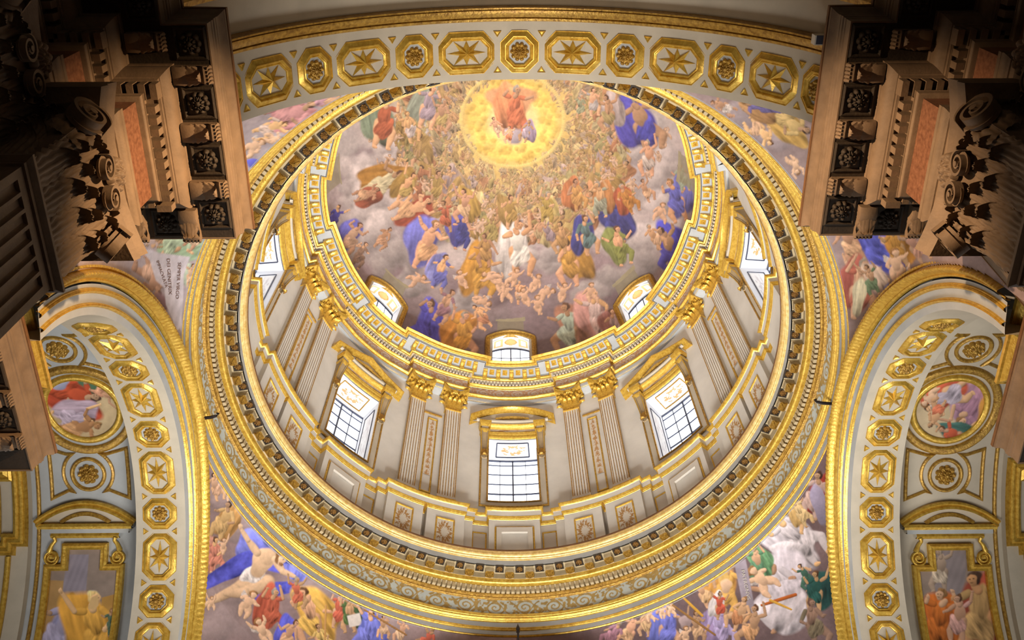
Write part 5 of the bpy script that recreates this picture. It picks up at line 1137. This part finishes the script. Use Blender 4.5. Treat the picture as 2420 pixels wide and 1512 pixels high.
    # fluted pilaster under it
    def pil(xf, yc, w, dep, name, label, zt=8.2, H=1.27, nf=7, full=True):
        f = lambda V: fx(np.stack([xf-dep+V[:, 1], yc+V[:, 0], V[:, 2]], 1)); lc = tuple(f(np.array([(0, dep, 0.)]))[0])
        p = thing(name, label, 'pilaster', lc)
        prof = [(-w/2, 0), (-w/2, dep), (-w/2+.05, dep)]
        for k in range(nf):
            x0 = -w/2+.05+(w-.10)*(k+.12)/nf; x1 = -w/2+.05+(w-.10)*(k+.88)/nf; m_ = (x0+x1)/2; r_ = (x1-x0)/2
            prof += [(m_-r_*cos(t), dep-r_*.8*sin(t)) for t in np.linspace(0, pi, 7)]
        prof += [(w/2-.05, dep), (w/2, dep), (w/2, 0)]
        G = np.array([[(a, d, z) for a, d in prof] for z in (0, zt-.18)]); G2 = np.array([[(a, d, z) for a, d in [(-w/2, 0), (-w/2, dep), (w/2, dep), (w/2, 0)]] for z in (zt-.18, zt)])
        b = MB().grid(f(G.reshape(-1, 3)).reshape(G.shape)); [b.fan(f(np.array([(a, d, zt-.18) for a, d in prof[3+7*k:10+7*k]]))) for k in range(nf)]; b.grid(f(G2.reshape(-1, 3)).reshape(G2.shape)); b.build('shaft', STONE, p, shift=lc)
        G = np.array([[(sx*(w/2+d), dep+d if sx2 else 0, z) for sx, sx2 in ((-1, 0), (-1, 1), (1, 1), (1, 0))] for d, z in [(0, zt-.09), (.02, zt-.085), (.02, zt-.05), (.03, zt-.045), (.06, zt-.02), (.06, zt+.01), (.05, zt+.03), (0, zt+.035)]])
        MB().grid(f(G.reshape(-1, 3)).reshape(G.shape)).build('astragal', STONE, p, shift=lc)
        core, lv, vo, ab, fl = capital(w, H-.03, dep, .36, ((0, .36, 4), (.17, .36, 5), (.36, .36, 4), (.5, .3, 2)), ab0=.04, ab1=.26); g_ = lambda V: f(V+np.array([0, 0, zt+.03]))
        c = core.xform(g_).build('capital', STONE, p, shift=lc)
        for q in lv: q.xform(g_).build('leaf', STONE, c, True, shift=lc)
        for q in vo: q.xform(g_).build('volute', STONE, c, shift=lc)
        ab.xform(g_).build('abacus', STONE, c, shift=lc); fl.xform(g_).build('fleuron', STONE, c, True, shift=lc)
    pil(-3.53, -6.045, .93, .42, 'stone_pilaster', f'dark fluted pilaster with leafy Corinthian capital under the stone entablature at {nm}')
    pil(-3.95, -6.98, .95, .35, 'stone_pilaster', f'shadowed Corinthian pilaster set back behind the front one, in the upper {nm} corner')
    # pier walls below and the gilded impost block above
    b = sweep(PLAN, [(-.06, 0), (-.06, 9.46)]); b.xform(fx); tag(b.build('wall_'+nm, STONE), kind='structure')
    ib = [(-7.0, -2.93), (-5.83, -2.93), (-5.83, -4.3)]
    io = thing('impost_block', f'cream and gold moulded block on the stone cornice before the {nm} side arch', 'moulding', tuple(fx(np.array([(-5.8, -3.5, 11.22)]))[0])); il = tuple(fx(np.array([(-5.8, -3.5, 11.22)]))[0])
    sweep(ib, [(-.2, 11.22), (.0, 11.22), (.0, 11.42), (.06, 11.44), (.06, 11.48)]).xform(fx).build('block', PALE, io, shift=il)
    sweep(ib, [(.055, 11.475), (.09, 11.48), (.11, 11.52), (.18, 11.56), (.22, 11.60), (.25, 11.605), (.25, 11.66), (-.3, 11.67)]).xform(fx).build('gilded_moulding', GOLD, io, shift=il)
pier(-1, 'left'); pier(1, 'right')

# ------------------------------------------------------------------ small fittings
def beyond(px, py, dist): return EYE+sight(px, py)*dist
def hook(p0, p1, label):
    a, c = hit_pend(*p0, .0), hit_pend(*p1, .0); R_ = 5.62
    A_ = [math.atan2(q[0], q[1]) for q in (a, c)]; z = 16.32
    t = thing('iron_hook', label, 'hook', (R_*sin(A_[0]), R_*cos(A_[0]), z))
    az = A_[0]; b = MB(); f = lambda r, dz, s=0: np.array((r*sin(az)+s*cos(az), r*cos(az)-s*sin(az), z+dz))
    b.tube([f(5.75, 0), f(5.45, 0), f(5.36, .03), f(5.34, .10), f(5.38, .13)], [.03, .03, .026, .02, .012], 7); b.build('shank', IRON, t, shift=t.location)
    MB().tube([f(5.68, 0), f(5.64, 0)], .06, 8).build('collar', IRON, t, shift=t.location)
hook((478, 966), (490, 962), 'dark iron hook on the gilded ring moulding at its left side'); hook((1978, 957), (1960, 955), 'dark iron hook on the gilded ring moulding at its right side')
sp_ = thing('iron_finial', 'dark pointed iron finial rising at the bottom centre above the far arch', 'finial', (.03, 5.25, 15.55))
b = MB(); pr = [(0, 16.02), (.012, 15.97), (.035, 15.90), (.04, 15.86), (.02, 15.81), (.035, 15.79), (.02, 15.77), (.02, 15.50)]
A = np.linspace(0, 2*pi, 12, endpoint=False); b.grid(np.array([[(.03+r*cos(a), 5.25+r*sin(a), z) for a in A] for r, z in pr]), False, True); b.build('spike', IRON, sp_, True, shift=(.03, 5.25, 15.55))
d = sight(1935, 93); t = (-6.62-EYE[1])/d[1]; P0 = EYE+t*d; fl = thing('floodlight', 'small white floodlight clamped to the gilded moulding at the top right', 'lamp', tuple(P0))
MB().box(-.06, .06, -.05, .05, -.06, .06).build('housing', PLASTIC, fl); MB().box(-.045, .045, -.052, .04, -.065, -.06).build('glass_front', LEAD, fl); MB().tube([(.06, 0, 0), (.16, .02, .03), (.22, .04, .1)], .014, 6).build('arm', IRON, fl)

# ------------------------------------------------------------------ the rest of the shell
s = np.linspace(-5.4, 5.4, 61); c_, t_ = onarc(s, .14)
MB().grid(np.array([[(p[0]+.02, y, p[1]) for p in c_] for y in (-7.25, -8.5, -11, -13.5)])).build('entrance_vault', STUC)
tag(bpy.data.objects['entrance_vault'], 'plain plaster vault above the viewer behind the entrance arch', 'vault')
tag(MB().add([(-14, -14, 0), (14, -14, 0), (14, 14, 0), (-14, 14, 0)], [(0, 1, 2, 3)]).build('floor', FLOORM), kind='structure')
for n_, q in (('wall_entrance', [(-4.3, -13.5, 0), (4.4, -13.5, 0), (4.4, -13.5, 16), (-4.3, -13.5, 16)]),): tag(MB().add(q, [(0, 1, 2, 3)]).build(n_, STUC), kind='structure')

# ------------------------------------------------------------------ light
def area(name, loc, target, size, power, color, spread=180):
    l = bpy.data.lights.new(name, 'AREA'); l.shape = 'DISK'; l.size = size; l.energy = power; l.color = color; l.spread = RD(spread)
    o = bpy.data.objects.new(name, l); COL.objects.link(o); o.location = loc; o.rotation_euler = (Vector(target)-Vector(loc)).to_track_quat('-Z', 'Y').to_euler(); return o
WARM, FILL_TINT = (1, .80, .56), (1, .975, .94)
area('fill_left', (-8.8, 2.2, 10.3), (3, -1, 15.5), 2.6, 85, FILL_TINT); area('fill_right', (8.8, 2.2, 10.3), (-3, -1, 15.5), 2.6, 85, FILL_TINT)  # added fill lights in the side arms, no known window behind them
area('fill_altar', (0, 7.5, 10.3), (0, -4, 15.5), 2.6, 160, FILL_TINT)  # added fill light in the far arm, no known source there
area('arch_uplight', (0, -6.0, 7.0), (0, -6.0, 15), 1.6, 22, (1, .80, .60), 68)
area('crossing_fill', (0, 0.6, 4.0), (0, .6, 20), 5.0, 900, (1, .97, .92), 82)  # added broad fill for pendentives, ring and dome; no real fitting
def spot(name, loc, target, power, color, size, blend=.4, r=.05):
    l = bpy.data.lights.new(name, 'SPOT'); l.energy = power; l.color = color; l.spot_size = RD(size); l.spot_blend = blend; l.shadow_soft_size = r
    o = bpy.data.objects.new(name, l); COL.objects.link(o); o.location = loc; o.rotation_euler = (Vector(target)-Vector(loc)).to_track_quat('-Z', 'Y').to_euler()
spot('dome_fill', (0, -1.2, 4.5), (0, .4, 30), 12500, (1, .97, .94), 43, .5, .5)  # added spot that brightens the dome, not a known lamp
for q in (30, 90, 150, 210, 270, 330): spot('ledge_fill', at(RD(q), 5.2, 18.15), at(RD(q+180), 3.6, 29), 1500, (1, .98, .96), 62, .6, .2)  # added unseen spots on the cornice ledge to lift dome and drum
spot('lamp_right_pier', (2.4, -7.6, 9.0), (-3.2, -4.9, 10.2), 4800, (1, .66, .36), 40, .9)
spot('lamp_left_pier', (-2.4, -7.6, 9.0), (3.3, -4.9, 10.2), 3400, (1, .68, .40), 40, .9)
W_ = bpy.data.worlds.new('world'); SC.world = W_; W_.use_nodes = True; W_.node_tree.nodes['Background'].inputs[0].default_value = (1, .93, .84, 1); W_.node_tree.nodes['Background'].inputs[1].default_value = .06
SC.view_settings.view_transform = 'Standard'; SC.view_settings.look = 'None'; SC.view_settings.gamma = 1; SC.view_settings.use_curve_mapping = False
SC.view_settings.exposure = 0.0
SC.cycles.use_denoising = True; SC.cycles.max_bounces = 8; SC.cycles.diffuse_bounces = 5
try: SC.cycles.denoiser = 'OPENIMAGEDENOISE'
except Exception: pass
